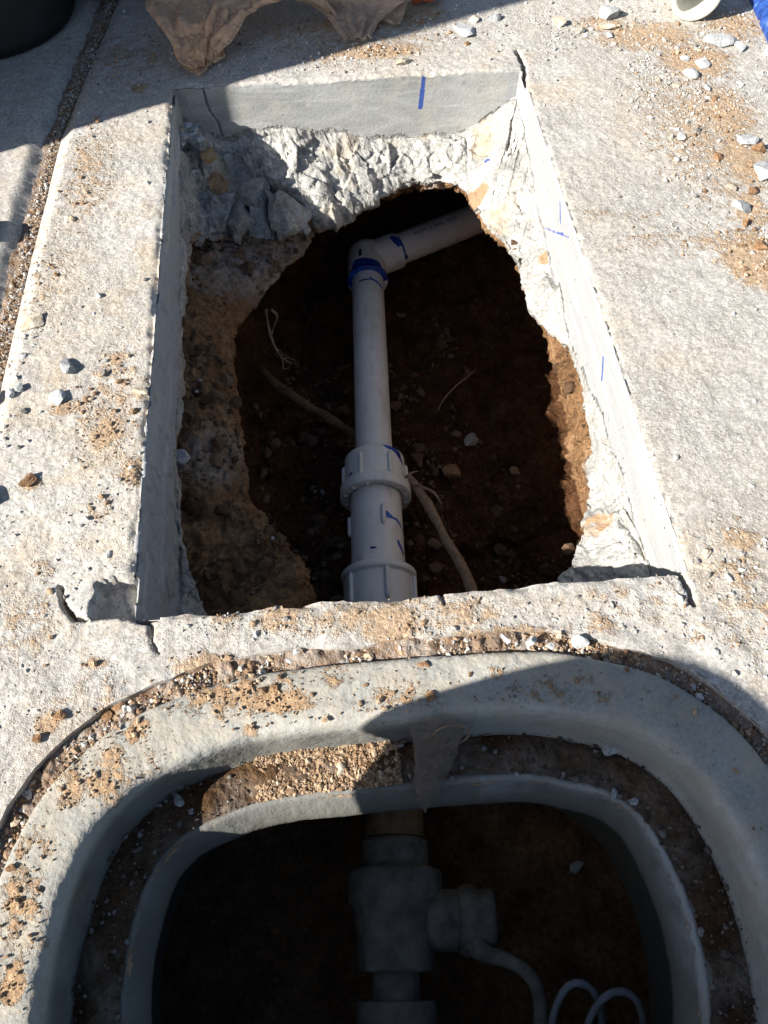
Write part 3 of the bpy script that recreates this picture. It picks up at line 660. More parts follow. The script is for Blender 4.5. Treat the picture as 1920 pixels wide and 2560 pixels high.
# ------------------------------------------------------------------ turned and swept shapes
def basis(d):
    d = np.asarray(d, float); d = d / np.linalg.norm(d); up = np.array([0, 0, 1.]) if abs(d[2]) < .9 else np.array([0, 1., 0])
    x = np.cross(d, up); x /= np.linalg.norm(x); y = np.cross(x, d); return d, x, y       # x right of travel, y up
def lathe(name, A_, B_, prof, mat, n=72, marks=(), parent=None, dens=.004, **kw):
    """profile [(s, r)] turned round the axis A_->B_; marks: (s0, ang0, s1, ang1, width) blue cement strokes"""
    A_, B_ = np.asarray(A_, float), np.asarray(B_, float); d, x, y = basis(B_ - A_)
    pr = []
    for (s0, r0), (s1, r1) in zip(prof[:-1], prof[1:]):
        m = max(1, int(math.hypot(s1 - s0, r1 - r0) / dens)); tt = np.linspace(0, 1, m, endpoint=False)
        pr += [(s0 + (s1 - s0) * q, r0 + (r1 - r0) * q) for q in tt]
    pr.append(prof[-1]); pr = np.array(pr)
    an = np.linspace(0, 2 * math.pi, n, endpoint=False)
    Pp = A_ + d * pr[:, 0][:, None, None] + (np.cos(an)[None, :, None] * x + np.sin(an)[None, :, None] * y) * pr[:, 1][:, None, None]
    b = np.zeros((len(pr), n))
    for (s0, a0, s1, a1, wd) in marks:
        SS, AA = np.meshgrid(pr[:, 0], an, indexing='ij'); rr = np.maximum(pr[:, 1], .01)[:, None]
        da = (AA - R(a0) + math.pi) % (2 * math.pi) - math.pi
        dd = segdist(SS.ravel(), (da * rr).ravel(), [(s0, 0), (s1, R(a1 - a0) * float(rr.max()))]).reshape(SS.shape)
        b = np.maximum(b, 1 - sstep(wd * .5, wd * 1.2, dd))
    o = mesh_np(name, Pp.reshape(-1, 3), gridfaces(len(pr), n, closed=True), mat, attrs={'blue': b.ravel()}, **kw)
    if parent: put(o, parent)
    return o
def sweep(name, pts, rad, mat, n=10, sub=6, parent=None, bump_=0, seed=0, **kw):
    C = crom(np.array(pts, float), sub, closed=False); m = len(C)
    rr = np.interp(np.linspace(0, 1, m), np.linspace(0, 1, len(rad)) if hasattr(rad, '__len__') else [0, 1], rad if hasattr(rad, '__len__') else [rad, rad])
    T = np.gradient(C, axis=0); T /= np.linalg.norm(T, axis=1, keepdims=True) + 1e-9
    an = np.linspace(0, 2 * math.pi, n, endpoint=False); V_ = []
    x = np.cross(T[0], [0.13, .2, 1.]); x /= np.linalg.norm(x)
    for k in range(m):
        x = x - T[k] * (x @ T[k]); x /= np.linalg.norm(x) + 1e-9; y = np.cross(T[k], x)
        V_.append(C[k] + (np.cos(an)[:, None] * x + np.sin(an)[:, None] * y) * rr[k])
    V_ = np.array(V_)
    if bump_:
        Q = V_.reshape(-1, 3); nn = (V_ - C[:, None, :]).reshape(-1, 3); nn /= np.linalg.norm(nn, axis=1, keepdims=True) + 1e-9
        V_ = (Q + nn * (bump_ * fbm(Q, max(rr) * 2.2, 3, seed))[:, None]).reshape(V_.shape)
    V_ = V_.reshape(-1, 3); F = gridfaces(m, n, closed=True)
    caps = np.array([[len(V_), (k + 1) % n, k] for k in range(n)] + [[len(V_) + 1, (m - 1) * n + k, (m - 1) * n + (k + 1) % n] for k in range(n)])
    V_ = np.concatenate([V_, [C[0]], [C[-1]]])
    o = mesh_np(name, V_, [F, caps], mat, attrs={'blue': np.zeros(len(V_))}, **kw)
    if parent: put(o, parent)
    return o
def rounded_box(name, c, size, mat, parent=None, bev=.003, rot=(0, 0, 0), seg=3, **kw):
    bm = bmesh.new(); bmesh.ops.create_cube(bm, size=1); bmesh.ops.scale(bm, vec=size, verts=bm.verts)
    bmesh.ops.bevel(bm, geom=bm.edges[:], offset=bev, segments=seg, affect='EDGES', profile=.5)
    from mathutils import Euler
    bmesh.ops.transform(bm, matrix=Matrix.Translation(c) @ Euler(rot).to_matrix().to_4x4(), verts=bm.verts)
    me = bpy.data.meshes.new(name); bm.to_mesh(me); bm.free(); me.materials.append(mat)
    me.polygons.foreach_set('use_smooth', [True] * len(me.polygons)); o = bpy.data.objects.new(name, me); COL.objects.link(o)
    tag(o, kw.get('label'), kw.get('cat'), kw.get('group'))
    if parent: put(o, parent)
    return o

# ------------------------------------------------------------------ white plastic plumbing in the hole
ZP = -.362
a0 = at(918, 672, ZP); a1 = at(948, 1470, ZP)
ax = a1 - a0; ax /= np.linalg.norm(ax)
def al(y):                                  # distance along the axis for a height on the survey photo
    lo, hi = -.3, 1.2
    for _ in range(40):
        m = (lo + hi) / 2; q = a0 + ax * m; X = q[0] * math.cos(YAW) - q[1] * math.sin(YAW); Y = q[0] * math.sin(YAW) + q[1] * math.cos(YAW)
        dz_ = q[2] - CAM_H; w_ = Y * cp - dz_ * sp; yy = 1280 + FPX * (-Y * sp - dz_ * cp) / w_
        if yy < y: lo = m
        else: hi = m
    return lo
pipe = empty('drain_pipe', tuple(a0), 'white plastic pipe run with elbow and ribbed couplings crossing the dark hole', 'pipe')
s_nut0, s_fl0, s_fl1 = al(1150), al(1226), al(1248)
s_end0, s_end1 = al(1440), al(1455)
lathe('straight_pipe', a0, a1, [(-.02, .0295), (s_nut0 + .03, .0295)], M_PVC, 80, [(.060, 92, .062, 60, .0028), (.062, 120, .070, 150, .003), (.058, 100, .066, 140, .003)], pipe)
fit = lathe('coupling_nut', a0, a1, [(s_nut0, .030), (s_nut0, .044), (s_nut0 + .003, .0475), (s_fl0 - .004, .0482), (s_fl0 - .002, .0545), (s_fl0, .0555), (s_fl1 - .001, .0555), (s_fl1, .0545), (s_fl1, .043), (s_fl1 - .004, .040)], M_PVC, 96,
            [(s_nut0 + .002, 112, s_nut0 + .010, 140, .006), (s_nut0 + .010, 134, s_nut0 + .022, 152, .0035), (s_fl0 - .012, 40, s_fl0 - .004, 20, .003), (s_fl0 - .006, 30, s_fl0 - .002, 52, .0012)], pipe)
barrel = lathe('coupling_barrel', a0, a1, [(s_fl1 - .012, .0395), (s_end0 + .01, .0400)], M_PVC, 96,
               [(al(1312), 112, al(1320), 114, .004), (al(1318), 114, al(1322), 135, .0028), (al(1322), 135, al(1338), 165, .0028), (al(1378), 140, al(1398), 158, .004), (al(1238), 32, al(1240), 36, .004), (al(1398), 76, al(1399), 84, .0022)], pipe)
endc = lathe('end_collar', a0, a1, [(s_end0 - .001, .039), (s_end0 - .001, .0545), (s_end0, .0555), (s_end1, .0555), (s_end1 + .001, .052), (s_end1 + .17, .052), (s_end1 + .172, .02)], M_PVC, 96, (), pipe)
d_, x_, y_ = basis(ax)
def rib(par, s0, s1, ang, r, h=.005, wd=.0034):
    ca, sa = math.cos(R(ang)), math.sin(R(ang)); rad = x_ * ca + y_ * sa
    sweep('rib', [a0 + ax * (s0 + (s1 - s0) * q) + rad * (r + (h * .25 if 0 < q < 1 else -.001)) for q in (0, .08, .5, .92, 1)], [wd * .5, wd, wd, wd, wd * .5], M_PVC, 10, 3, par)
for a in (4, 64, 118, 176, 235, 300): rib(fit, s_nut0 + .016, s_fl0 - .001, a, .0480)
for a in (104, 4, 285): rib(barrel, al(1295) + .0, al(1340), a, .0400)
for a in (102, 42, 160, 230, 320): rib(endc, s_end1 + .001, s_end1 + .048, a, .0525)
# small webs on the flange face
for k in range(12):
    an = R(15 + 30 * k); rad = x_ * math.cos(an) + y_ * math.sin(an)
    q = a0 + ax * s_fl1; sweep('rib', [q + rad * .045, q + rad * .0505], .0022, M_PVC, 6, 2, fit)
# elbow and the branch going back under the slab
b0 = at(917, 640, ZP); b1 = at(1215, 522, ZP); bd = b1 - b0; bd /= np.linalg.norm(bd)
el = lathe('elbow_fitting', a0, a0 - ax, [(-.036, .0295), (-.036, .0375), (-.032, .0385), (-.028, .0365), (.035, .0362), (.046, .0330), (.050, .018), (.051, .001)], M_PVC, 80,
           [(-.036, 20, -.036, 175, .011), (-.026, 60, -.02, 120, .013), (-.028, 10, -.03, 60, .006)], pipe)
bb = a0 - ax * .018
lathe('elbow_branch', bb, bb + bd, [(.0, .034), (.066, .0350), (.068, .034), (.068, .0295)], M_PVC, 72, [(.067, 10, .067, 80, .003), (.06, 62, .056, 88, .007)], el)
br = lathe('branch_pipe', bb, bb + bd, [(.06, .0295), (.50, .0295)], M_PVC, 72, [(.071, 0, .069, 45, .0022)], pipe)
M_INK = mat_plain('black_ink', (.02, .02, .02), .6)
def wrap_text(txt, s0, ang, size):
    cu = bpy.data.curves.new('t', 'FONT'); cu.body = txt; cu.size = size; to = bpy.data.objects.new('t', cu); COL.objects.link(to)
    me = bpy.data.meshes.new_from_object(to.evaluated_get(bpy.context.evaluated_depsgraph_get())); bpy.data.objects.remove(to)
    bm = bmesh.new(); bm.from_mesh(me); bmesh.ops.subdivide_edges(bm, edges=bm.edges[:], cuts=1); dd, xx, yy = basis(bd)
    for vv in bm.verts:
        s_ = s0 + vv.co.x; a_ = R(ang) + vv.co.y / .0298
        q = bb + dd * s_ + (xx * math.cos(a_) + yy * math.sin(a_)) * .0299; vv.co = q
    bm.to_mesh(me); bm.free(); me.materials.append(M_INK); o = bpy.data.objects.new('printed_text', me); COL.objects.link(o); put(o, pipe)
bpy.context.view_layer.update()
wrap_text('ASTM  D 2665', .10, 72, .011); wrap_text('NSF', .175, 68, .014)
rounded_box('stamped_mark', Vector(a0 - ax * .006 + y_ * .034 + x_ * .0125), (.006, .018, .0008), M_INK, pipe, .0003, (0, R(20), math.atan2(-ax[0], ax[1])))
print('pipe', time.time() - T0)

# ------------------------------------------------------------------ roots
r1 = [A(655, 925, -.37), A(690, 962, -.37), A(760, 1010, -.375), A(830, 1050, -.38), A(890, 1090, -.385), A(960, 1150, -.40)]
sweep('root', r1, [.006, .0085, .0085, .0075, .008, .006], M_ROOT, 14, 8, bump_=.003, seed=4, label='thick dark root lying left of the white pipe, running behind it', cat='root', group='roots in the dug soil')
r2 = [A(985, 1165, -.37), A(1030, 1205, -.36), A(1075, 1270, -.355), A(1110, 1340, -.35), A(1145, 1400, -.345), A(1172, 1455, -.34), A(1195, 1530, -.34)]
rt = empty('root', r2[1], 'brown root slanting down right from the ribbed coupling', 'root', 'roots in the dug soil')
sweep('root_stem', r2, [.005, .0070, .0075, .007, .0075, .008, .008], M_ROOTP, 14, 8, parent=rt, bump_=.003, seed=7)
sweep('side_root', [A(1022, 1205, -.35), A(1050, 1215, -.34), A(1085, 1232, -.345), A(1105, 1262, -.35)], [.003, .0028, .002, .0008], M_ROOTP, 8, 6, parent=rt, bump_=.002)
sweep('side_root', [A(1012, 1195, -.34), A(1030, 1182, -.33), A(1046, 1178, -.335)], [.0022, .0018, .0006], M_ROOTP, 7, 5, parent=rt, bump_=.002)
rt = empty('root', A(670, 780, -.22), 'thin forked pale root hanging from the left soil bank', 'root', 'roots in the dug soil')
fr = [A(665, 775, -.24), A(668, 800, -.26), A(675, 835, -.28), A(688, 870, -.29), A(705, 895, -.29)]
sweep('root_stem', fr, [.0026, .0022, .0024, .002, .0014], M_ROOTP, 8, 6, parent=rt, bump_=.0015)
sweep('side_root', [A(680, 776, -.23), A(692, 790, -.25), A(686, 815, -.27), A(677, 838, -.28)], [.003, .002, .0014, .0012], M_ROOTP, 8, 6, parent=rt, bump_=.0015)
random.seed(4)
for k in range(7):
    q = np.array(fr[3 if k % 2 else 4]); p_ = [q]
    for j in range(3): p_.append(p_[-1] + np.array([random.uniform(-.002, .012), random.uniform(-.012, .002), random.uniform(-.004, .004)]))
    sweep('side_root', p_, [.0012, .0008, .0004], M_ROOTP, 5, 3, parent=rt)
sweep('root', [A(1095, 1025, -.40), A(1112, 995, -.39), A(1140, 965, -.385), A(1168, 942, -.38), A(1188, 925, -.375)], [.0008, .0014, .0014, .001, .0006], M_ROOTP, 6, 6, bump_=.001, label='hair thin curved root right of the white pipe', cat='root', group='roots in the dug soil')

# ------------------------------------------------------------------ inside the meter box: valve, cable, wires
ZV = -.265
def B(x, y, z=ZV): return A(x, y, z)
vroot = empty('irrigation_valve', B(990, 2300), 'dusty grey plastic valve body on the stained pipe inside the meter box', 'valve')
va = np.array(B(985, 2010)); vb = np.array(B(992, 2560)); vd = vb - va; vL = np.linalg.norm(vd)
def vs_(y): return (np.array(B(988, y)) - va) @ (vd / vL)
def vr(px, y): return .5 * np.linalg.norm(np.array(B(988 + px, y)) - np.array(B(988, y)))
lathe('inlet_pipe', va, vb, [(-.20, vr(145, 2060)), (vs_(2096), vr(145, 2060))], M_OLDPIPE, 48, (), vroot)
lathe('threaded_collar', va, vb, [(vs_(2096), .01), (vs_(2098), vr(150, 2120)), (vs_(2104), vr(166, 2120)), (vs_(2165), vr(166, 2120)), (vs_(2180), vr(200, 2180))], M_VALVE, 12, (), vroot)
lathe('valve_body', va, vb, [(vs_(2172), .02), (vs_(2174), vr(222, 2180)), (vs_(2184), vr(236, 2200)), (vs_(2255), vr(236, 2230)), (vs_(2268), vr(212, 2260)), (vs_(2425), vr(190, 2400)), (vs_(2430), vr(184, 2400)), (vs_(2431), .02)], M_VALVE, 8, (), vroot)
lathe('outlet_pipe', va, vb, [(vs_(2425), vr(120, 2500)), (vs_(2500), vr(120, 2500)), (vs_(2502), vr(200, 2520)), (vs_(2700), vr(200, 2520))], M_VALVE, 32, (), vroot)
na = np.array(B(1060, 2300)); nb = np.array(B(1150, 2300))
lathe('side_port', na, nb, [(0, vr(140, 2300)), (np.linalg.norm(nb - na) * .95, vr(140, 2300)), (np.linalg.norm(nb - na), vr(120, 2300))], M_VALVE, 24, (), vroot)
n2_ = np.array(B(1250, 2300, ZV)); cap = lathe('port_cap', nb, n2_, [(-.002, .01), (-.002, vr(150, 2300)), (.006, vr(166, 2300)), (.014, vr(158, 2300)), (.020, vr(136, 2300)), (.032, vr(144, 2300)), (.036, vr(132, 2300)), (.037, .01)], M_VALVE, 10, (), vroot)
cab = [B(1185, 2360, -.25), B(1215, 2385, -.24), B(1265, 2400, -.23), B(1315, 2430, -.225), B(1345, 2480, -.225), B(1352, 2560, -.225), B(1350, 2640, -.23)]
sweep('cable', cab, [.012, .0085, .0068, .0068, .0068, .0068], M_VALVE, 12, 8, parent=vroot)
def wire(pts, label):
    sweep('signal_wire', pts, .0034, M_CABLE, 12, 8, bump_=.0006, label=label, cat='wire', group='looped wires in the meter box')
wire([B(1375, 2620, -0.190), B(1383, 2540, -0.180), B(1408, 2480, -0.170), B(1440, 2458, -0.165), B(1475, 2470, -0.170), B(1500, 2520, -0.190), B(1508, 2620, -0.220)], 'left one of the two grey wire loops in the meter box')
wire([B(1455, 2640, -0.190), B(1470, 2560, -0.180), B(1500, 2505, -0.170), B(1540, 2480, -0.167), B(1580, 2490, -0.170), B(1606, 2540, -0.180), B(1615, 2640, -0.210)], 'right one of the two grey wire loops in the meter box')
# dusty funnel of torn film caught on the lip
rng = np.random.default_rng(5)
C_ = [(B(1092, 1822, -.012), .020), (B(1090, 1870, -.028), .0185), (B(1082, 1910, -.040), .016), (B(1074, 1950, -.050), .012), (B(1066, 1990, -.058), .007), (B(1060, 2030, -.072), .0006)]
G = []
Cc = crom(np.array([list(c) + [r_] for c, r_ in C_]), 8, closed=False)
for k, c in enumerate(Cc):
    an = np.linspace(0, 2 * math.pi, 60, endpoint=False); rr = c[3] * (1 + .16 * np.sin(5 * an + k * .12) + .08 * np.sin(11 * an - k * .3))
    G.append(np.stack([c[0] + rr * np.cos(an), c[1] + .25 * rr * np.sin(an), c[2] + .75 * rr * np.sin(an)], 1))
G = np.array(G); P = G.reshape(-1, 3); P = P + .0016 * np.stack([vn(P, .006, 1), vn(P, .006, 2), vn(P, .006, 3)], 1)
ff = mesh_np('torn_film', P, gridfaces(*G.shape[:2], closed=True), mat_film('dusty_film', (.36, .29, .24), .45, .002), label='crumpled dusty funnel of torn film hanging over the box ledge', cat='torn film')
an = np.linspace(0, 2 * math.pi, 22)[:-1]
c = np.array(B(1128, 1838, -.014)); sweep('film_loop', [c + np.array([math.cos(q) * .016, math.sin(q) * .004, math.sin(q) * .016]) for q in list(an) + [0]], .0009, M_ROOTP, 6, 2, parent=ff)

# ------------------------------------------------------------------ loose stones, chunks and clods
def stone_mesh(name, seed, subd=3, fac=.35, flat=.6, el=1.4, rough=.06):
    bm = bmesh.new(); bmesh.ops.create_icosphere(bm, subdivisions=subd, radius=1)
    P_ = np.array([v_.co[:] for v_ in bm.verts]); F_ = np.array([[q.index for q in f.verts] for f in bm.faces]); bm.free()
    rg = np.random.default_rng(seed)
    for k in range(17):                                  # cut by random planes: flat faces and sharp corners
        n_ = rg.normal(size=3); n_ /= np.linalg.norm(n_); h_ = rg.uniform(.40, .80)
        d_ = P_ @ n_ - h_; P_ = P_ - np.maximum(d_, 0)[:, None] * n_
    P_ = P_ * (1 + rough * fbm(P_ + seed, .5, 3, seed))[:, None]
    P_ = P_ * np.array([el, 1, flat]); return P_, F_
def stone(x, y, wpx, mat, seed, label=None, name='stone', z=None, flat=.6, el=1.35, rot=None, group='loose stones on the pavement', cat=None, subd=3, sink=.30, rough=.06):
    zz_ = z if z is not None else 0.0
    c = at(x, y, zz_); half = .5 * np.linalg.norm(at(x + wpx, y, zz_) - c) / max(el * .8, .8)
    P_, F_ = stone_mesh(name, seed, subd, flat=flat, el=el, rough=rough); P_ = P_ * half
    a_ = rot if rot is not None else (seed * 1.7) % 3.1; ca, sa = math.cos(a_), math.sin(a_)
    P_ = np.stack([P_[:, 0] * ca - P_[:, 1] * sa, P_[:, 0] * sa + P_[:, 1] * ca, P_[:, 2]], 1)
    zc = zz_ + half * flat * (1 - 2 * sink) * .85
    o = mesh_np(name, P_, F_, mat, smooth=False, label=label, cat=cat or name.replace('_', ' '), group=group)
    me = o.data
    o.location = (c[0], c[1] + zc * .0, zc)
    return o
ST = [  # x, y, width px, kind, label
 (168, 918, 58, 'g', 'round-edged grey stone lying on the left strip beside a brown stain'), (145, 1000, 52, 'w', 'narrow white stone tilted on the left strip'),
 (48, 975, 40, 'g', 'grey stone at the edge of the left joint below the tan shard'), (85, 808, 70, 't', 'flat tan shard bridging the left joint'),
 (62, 1030, 26, 'd', 'small dark stone on the left strip near the joint'), (72, 1205, 50, 'c', 'crumbly brown clod on the left strip'),
 (352, 980, 40, 't', 'small tan stone at the lip of the cut on the left strip'), (260, 935, 22, 'd', 'tiny dark stone right of the grey one on the left strip'),
 (55, 890, 30, 'g', 'grey pebble in the left joint below the tan shard'), (25, 985, 40, 'w', 'pale stone in the gravel of the left joint'),
 (1010, 158, 46, 't', 'pale angular stone above the blue streak on the far edge'), (1158, 78, 62, 'w', 'white angular stone on the far pavement below the shadow line'),
 (1240, 48, 46, 'g', 'rough grey stone touching the shadow line of the bag'), (1185, 52, 36, 't', 'tan stone beside the rough grey one at the shadow line'),
 (1530, 38, 78, 'g', 'large split grey stone left of the white coupling'), (1515, 68, 44, 't', 'tan stone just below the large split one'), (1522, 90, 26, 'w', 'small bluish white stone below the tan one'),
 (1400, 62, 46, 't', 'rounded buff stone in the middle of the far pavement'), (1450, 78, 34, 'd', 'brown-grey stone between the buff stone and the split stone'),
 (1800, 108, 78, 'g', 'broad flat bluish stone near the blue sack'), (1845, 118, 40, 'g', 'thin grey flake leaning on the broad flat stone'),
 (1755, 163, 46, 'w', 'white angular stone casting a dark shadow at the upper right'), (1722, 188, 42, 'w', 'pale triangular stone just below the white angular one'), (1713, 148, 28, 'w', 'knobbly white pebble above the triangular stone'),
 (1767, 222, 26, 'g', 'small blue-grey pebble below the triangular stone'), (1692, 122, 18, 'w', 'tiny white pebble by the knobbly one'),
 (1868, 352, 62, 'g', 'bluish grey stone half buried in soil at the right'), (1905, 430, 90, 'w', 'big pale stone cut by the right edge of the photo'), (1898, 375, 44, 'c', 'red-brown clod above the big pale stone'),
 (1793, 395, 34, 'c', 'round brown clod left of the bluish grey stone'), (1740, 330, 26, 'd', 'small grey-brown stone in the right soil band'), (1850, 520, 54, 'g', 'grey stone in the right soil band below the big pale stone'),
 (1880, 480, 40, 'c', 'brown clod right of the lower grey stone'), (1830, 470, 34, 't', 'buff stone in the right soil band'), (1862, 560, 30, 'c', 'small brown clod under the lower grey stone'),
 (1895, 620, 40, 'c', 'brown clod at the right edge in the thick soil'), (1785, 250, 22, 'c', 'little brown clod under the blue-grey pebble'),
 (1168, 110, 18, 'c', 'little red-brown clod on the far pavement'), (1700, 345, 30, 'w', 'pale pebble at the inner side of the right soil band'), (1690, 215, 22, 't', 'small buff pebble left of the triangular stone'),
 (705, 1623, 26, 'g', 'blue-grey pebble in the gap above the box rim'), (740, 1630, 22, 'w', 'white pebble next to the blue-grey one above the box rim'),
 (1265, 1600, 30, 'w', 'white round pebble in the soil above the box rim'), (1330, 1605, 36, 'w', 'larger white pebble right of the round one above the box rim'), (1445, 1605, 50, 'w', 'crumbly white lump in the soil above the box rim'), (1398, 1588, 30, 't', 'amber pebble between the white lumps above the box rim'), (1375, 1615, 24, 'w', 'small white crumb beneath the amber pebble'),
 (1730, 1718, 34, 'w', 'white pebble in the shaded gap right of the box rim'), (1620, 1660, 30, 'w', 'squarish pale pebble where the gap bends right'), (1665, 1690, 24, 'g', 'grey pebble in the shaded gap'), (1790, 1760, 26, 'g', 'small pebble low in the shaded gap'), (1840, 1790, 24, 't', 'buff pebble in the shaded gap'),
 (300, 1765, 62, 'c', 'large brown clod in the gap left of the box rim'), (265, 1790, 44, 'c', 'brown clod below the large one in the left gap'), (150, 1790, 36, 'c', 'brown clod on the pavement left of the box'), (95, 1850, 30, 'c', 'small brown clod low on the left pavement'),
 (1765, 1385, 30, 't', 'buff pebble right of the lower right cut corner'), (1700, 1500, 30, 'w', 'white chip beside the lower right cut corner'), (1848, 1405, 20, 'd', 'dark pebble among soil at the right edge'),
 (1060, 1662, 28, 'c', 'brown crumb standing on the box rim'), (1075, 1740, 34, 'c', 'brown clod on the box rim casting a shadow'), (372, 2480, 20, 'c', None),
 (690, 1720, 26, 'c', 'brown clod left on the box rim'), (30, 2170, 26, 'c', 'brown clod at the left foot of the box rim')]
mt = {'g': M_GREY, 'w': mat_stone('pale_stone', (.40, .41, .41), (.62, .62, .61)), 't': M_TANST, 'd': M_DARKST, 'c': M_CLOD}
for k, (x, y, wpx, kd, lb) in enumerate(ST):
    if lb is None: continue
    nm = 'soil_clod' if kd == 'c' else ('pebble' if wpx < 31 else 'stone')
    stone(x, y, wpx, mt[kd], k + 3, lb, nm, z=(-.012 if (y > 1595 and y < 1800 and 'gap' in lb) else None), rough=.28 if kd == 'c' else .07, flat=.75 if kd == 'c' else (.42 if wpx > 60 else .62),
          group='brown soil clods' if kd == 'c' else 'loose stones on the pavement')
# shadow casters just past the left edge of the view
stone(-45, 590, 120, M_GREY, 61, 'grey concrete lump on the neighbouring panel just past the left edge', 'stone', flat=.9)
stone(-50, 1250, 90, M_GREY, 62, 'grey concrete lump on the left strip just past the left edge', 'stone', flat=.9)
stone(-60, 1000, 60, M_GREY, 63, 'small concrete lump in the joint just past the left edge', 'stone', flat=.9)
# shards in the far left corner
for k, (x, y, w_, lb) in enumerate([(470, 318, 34, 'uppermost shard of the heap in the far left corner of the hole'), (490, 325, 44, 'long pale shard of the heap in the far left corner of the hole'), (462, 345, 34, 'left shard of the heap in the far left corner of the hole'), (498, 350, 44, 'broad grey shard of the heap in the far left corner of the hole'),
                            (478, 338, 30, 'middle shard of the heap in the far left corner of the hole'), (455, 362, 24, 'small lowest shard of the heap in the far left corner of the hole'), (482, 432, 24, 'single white chip below the heap of shards')]):
    stone(x, y, w_, M_GREY if k % 2 else mt['w'], 80 + k, lb, 'concrete_shard', z=-.040 - .0002 * (y - 318), flat=.5, el=1.5, group='shards in the far corner of the hole', sink=.1)
stone(520, 395, 60, mat_stone('ochre_stone', (.30, .20, .10), (.46, .34, .20)), 95, 'ochre aggregate stone embedded in the far left rubble', 'stone', z=-.085, flat=.9, el=1.3, rot=1.4, group='loose stones on the pavement')
for k, (x, y, w_, z_, el_, lb) in enumerate([(625, 500, 105, -.13, 1.0, 'blocky grey concrete chunk wedged in the upper left of the hole'), (720, 560, 150, -.148, 1.1, 'largest grey concrete chunk overhanging the dark pit'), (600, 560, 110, -.145, 1.3, 'long concrete chunk below the blocky one'),
                                      (500, 600, 50, -.15, 1.2, 'small concrete chunk at the foot of the left wall'), (690, 500, 60, -.14, 1.0, 'narrow concrete chunk between the two big ones')]):
    stone(x, y, w_, M_RUBBLE, 101 + k, lb, 'concrete_chunk', z=z_ - .016, flat=.66, el=el_, group='broken chunks inside the hole', subd=5, sink=.25, rough=.16)
stone(450, 1150, 56, M_GREY, 120, 'smooth grey wedge of stone sticking out below the left wall', 'stone', z=-.14, flat=1.0, el=1.3, group='stones in the dug soil')
for k, (x, y, w_, lb) in enumerate([(1180, 1100, 52, 'bluish flat stone on the pit floor right of the pipe'), (790, 1225, 44, 'grey rounded stone on the pit floor left of the coupling'), (1255, 1450, 26, 'small grey stone on the pit floor by the near wall'), (1130, 1180, 60, 'large brown clod on the pit floor right of the coupling'), (1290, 1180, 40, 'brown clod on the right slope of the pit')]):
    c = at(x, y, -.42); zf = drop(c[0], c[1]); c = at(x, y, zf)
    stone(x, y, w_, M_DARKST if 'stone' in lb else M_CLOD, 130 + k, lb, 'stone' if 'stone' in lb else 'soil_clod', z=zf, flat=.6, group='stones in the dug soil')
for k, (x, y, w_, lb) in enumerate([(492, 980, 12, 'tiny pale pebble stuck in the left soil bank'), (680, 1348, 14, 'round whitish pebble low on the left soil bank'), (500, 950, 10, 'smallest pale pebble high on the left soil bank')]):
    c = at(x, y, -.2); zf = drop(c[0], c[1]); stone(x, y, w_, mt['w'], 140 + k, lb, 'pebble', z=zf, flat=.8, group='stones in the dug soil')
c = at(1440, 2170, -.28); stone(1440, 2170, 40, M_GREY, 150, 'lone grey stone on the floor of the meter box', 'stone', z=-.352, flat=.7, group='stones in the dug soil')
stone(850, 1925, 46, M_TANST, 151, 'rounded greenish stone on the sunlit ledge of the meter box', 'stone', z=-.063, flat=.7, group='stones on the box ledge')
for k, (x, y, w_, lb) in enumerate([(445, 2000, 34, 'pale stone on the shaded left ledge of the box'), (478, 2030, 22, 'small pale chip beside the stone on the left ledge'), (622, 1965, 14, 'white chip at the shadow edge of the ledge'), (1535, 1985, 30, 'pale lump on the right part of the ledge'), (1580, 2005, 30, 'second pale lump on the right part of the ledge'), (1525, 1865, 60, 'wide pale flake against the right inner wall of the box'), (1290, 1935, 16, 'small light chip on the back ledge')]):
    stone(x, y, w_, M_GREY, 160 + k, lb, 'stone', z=-.061, flat=.5, group='stones on the box ledge')
print('stones', time.time() - T0)

# ------------------------------------------------------------------ grit and crumbs (uncountable)
def scatter(name, pos, size, mat, label, cat, seed=0, flat=.75):
    rg = np.random.default_rng(seed); n = len(pos)
    bm = bmesh.new(); bmesh.ops.create_icosphere(bm, subdivisions=1, radius=1)
    b = np.array([v_.co[:] for v_ in bm.verts]); f = np.array([[q.index for q in fc.verts] for fc in bm.faces]); bm.free()
    nb_ = len(b); V_ = np.repeat(b[None], n, 0) * (1 + rg.uniform(-.38, .38, (n, nb_, 1)))
    V_ *= rg.uniform(.6, 1.35, (n, 1, 3)) * np.array([1, 1, flat])
    a_ = rg.uniform(0, 6.28, n); ca, sa = np.cos(a_)[:, None], np.sin(a_)[:, None]
    V_ = np.stack([V_[..., 0] * ca - V_[..., 1] * sa, V_[..., 0] * sa + V_[..., 1] * ca, V_[..., 2]], 2) * size[:, None, None] + pos[:, None, :]
    F_ = (f[None] + (np.arange(n) * nb_)[:, None, None]).reshape(-1, 3)
    return mesh_np(name, V_.reshape(-1, 3), F_, mat, smooth=False, attrs={'rnd': np.repeat(rg.uniform(0, 1, n), nb_)}, label=label, cat=cat, kind='stuff')
rg = np.random.default_rng(1)
boxpoly = [(p[0], p[1]) for p in BOXHOLE[::2]]; outp = [(p[0], p[1]) for p in BOXOUT[::2]]
def on_slab(u, v, pad=.0):
    return ~((u > HU0 - pad) & (u < HU1 + pad) & (v > HV0 - pad) & (v < HV1 + pad)) & ~inpoly(u, v, boxpoly) & (u > edge_joint(v) + .003)
def cands(n, u0=-.6, u1=.95, v0=0, v1=1.5):
    return rg.uniform(u0, u1, n), rg.uniform(v0, v1, n)
u, v = cands(260000)
P3 = np.stack([u, v, 0 * u], 1)
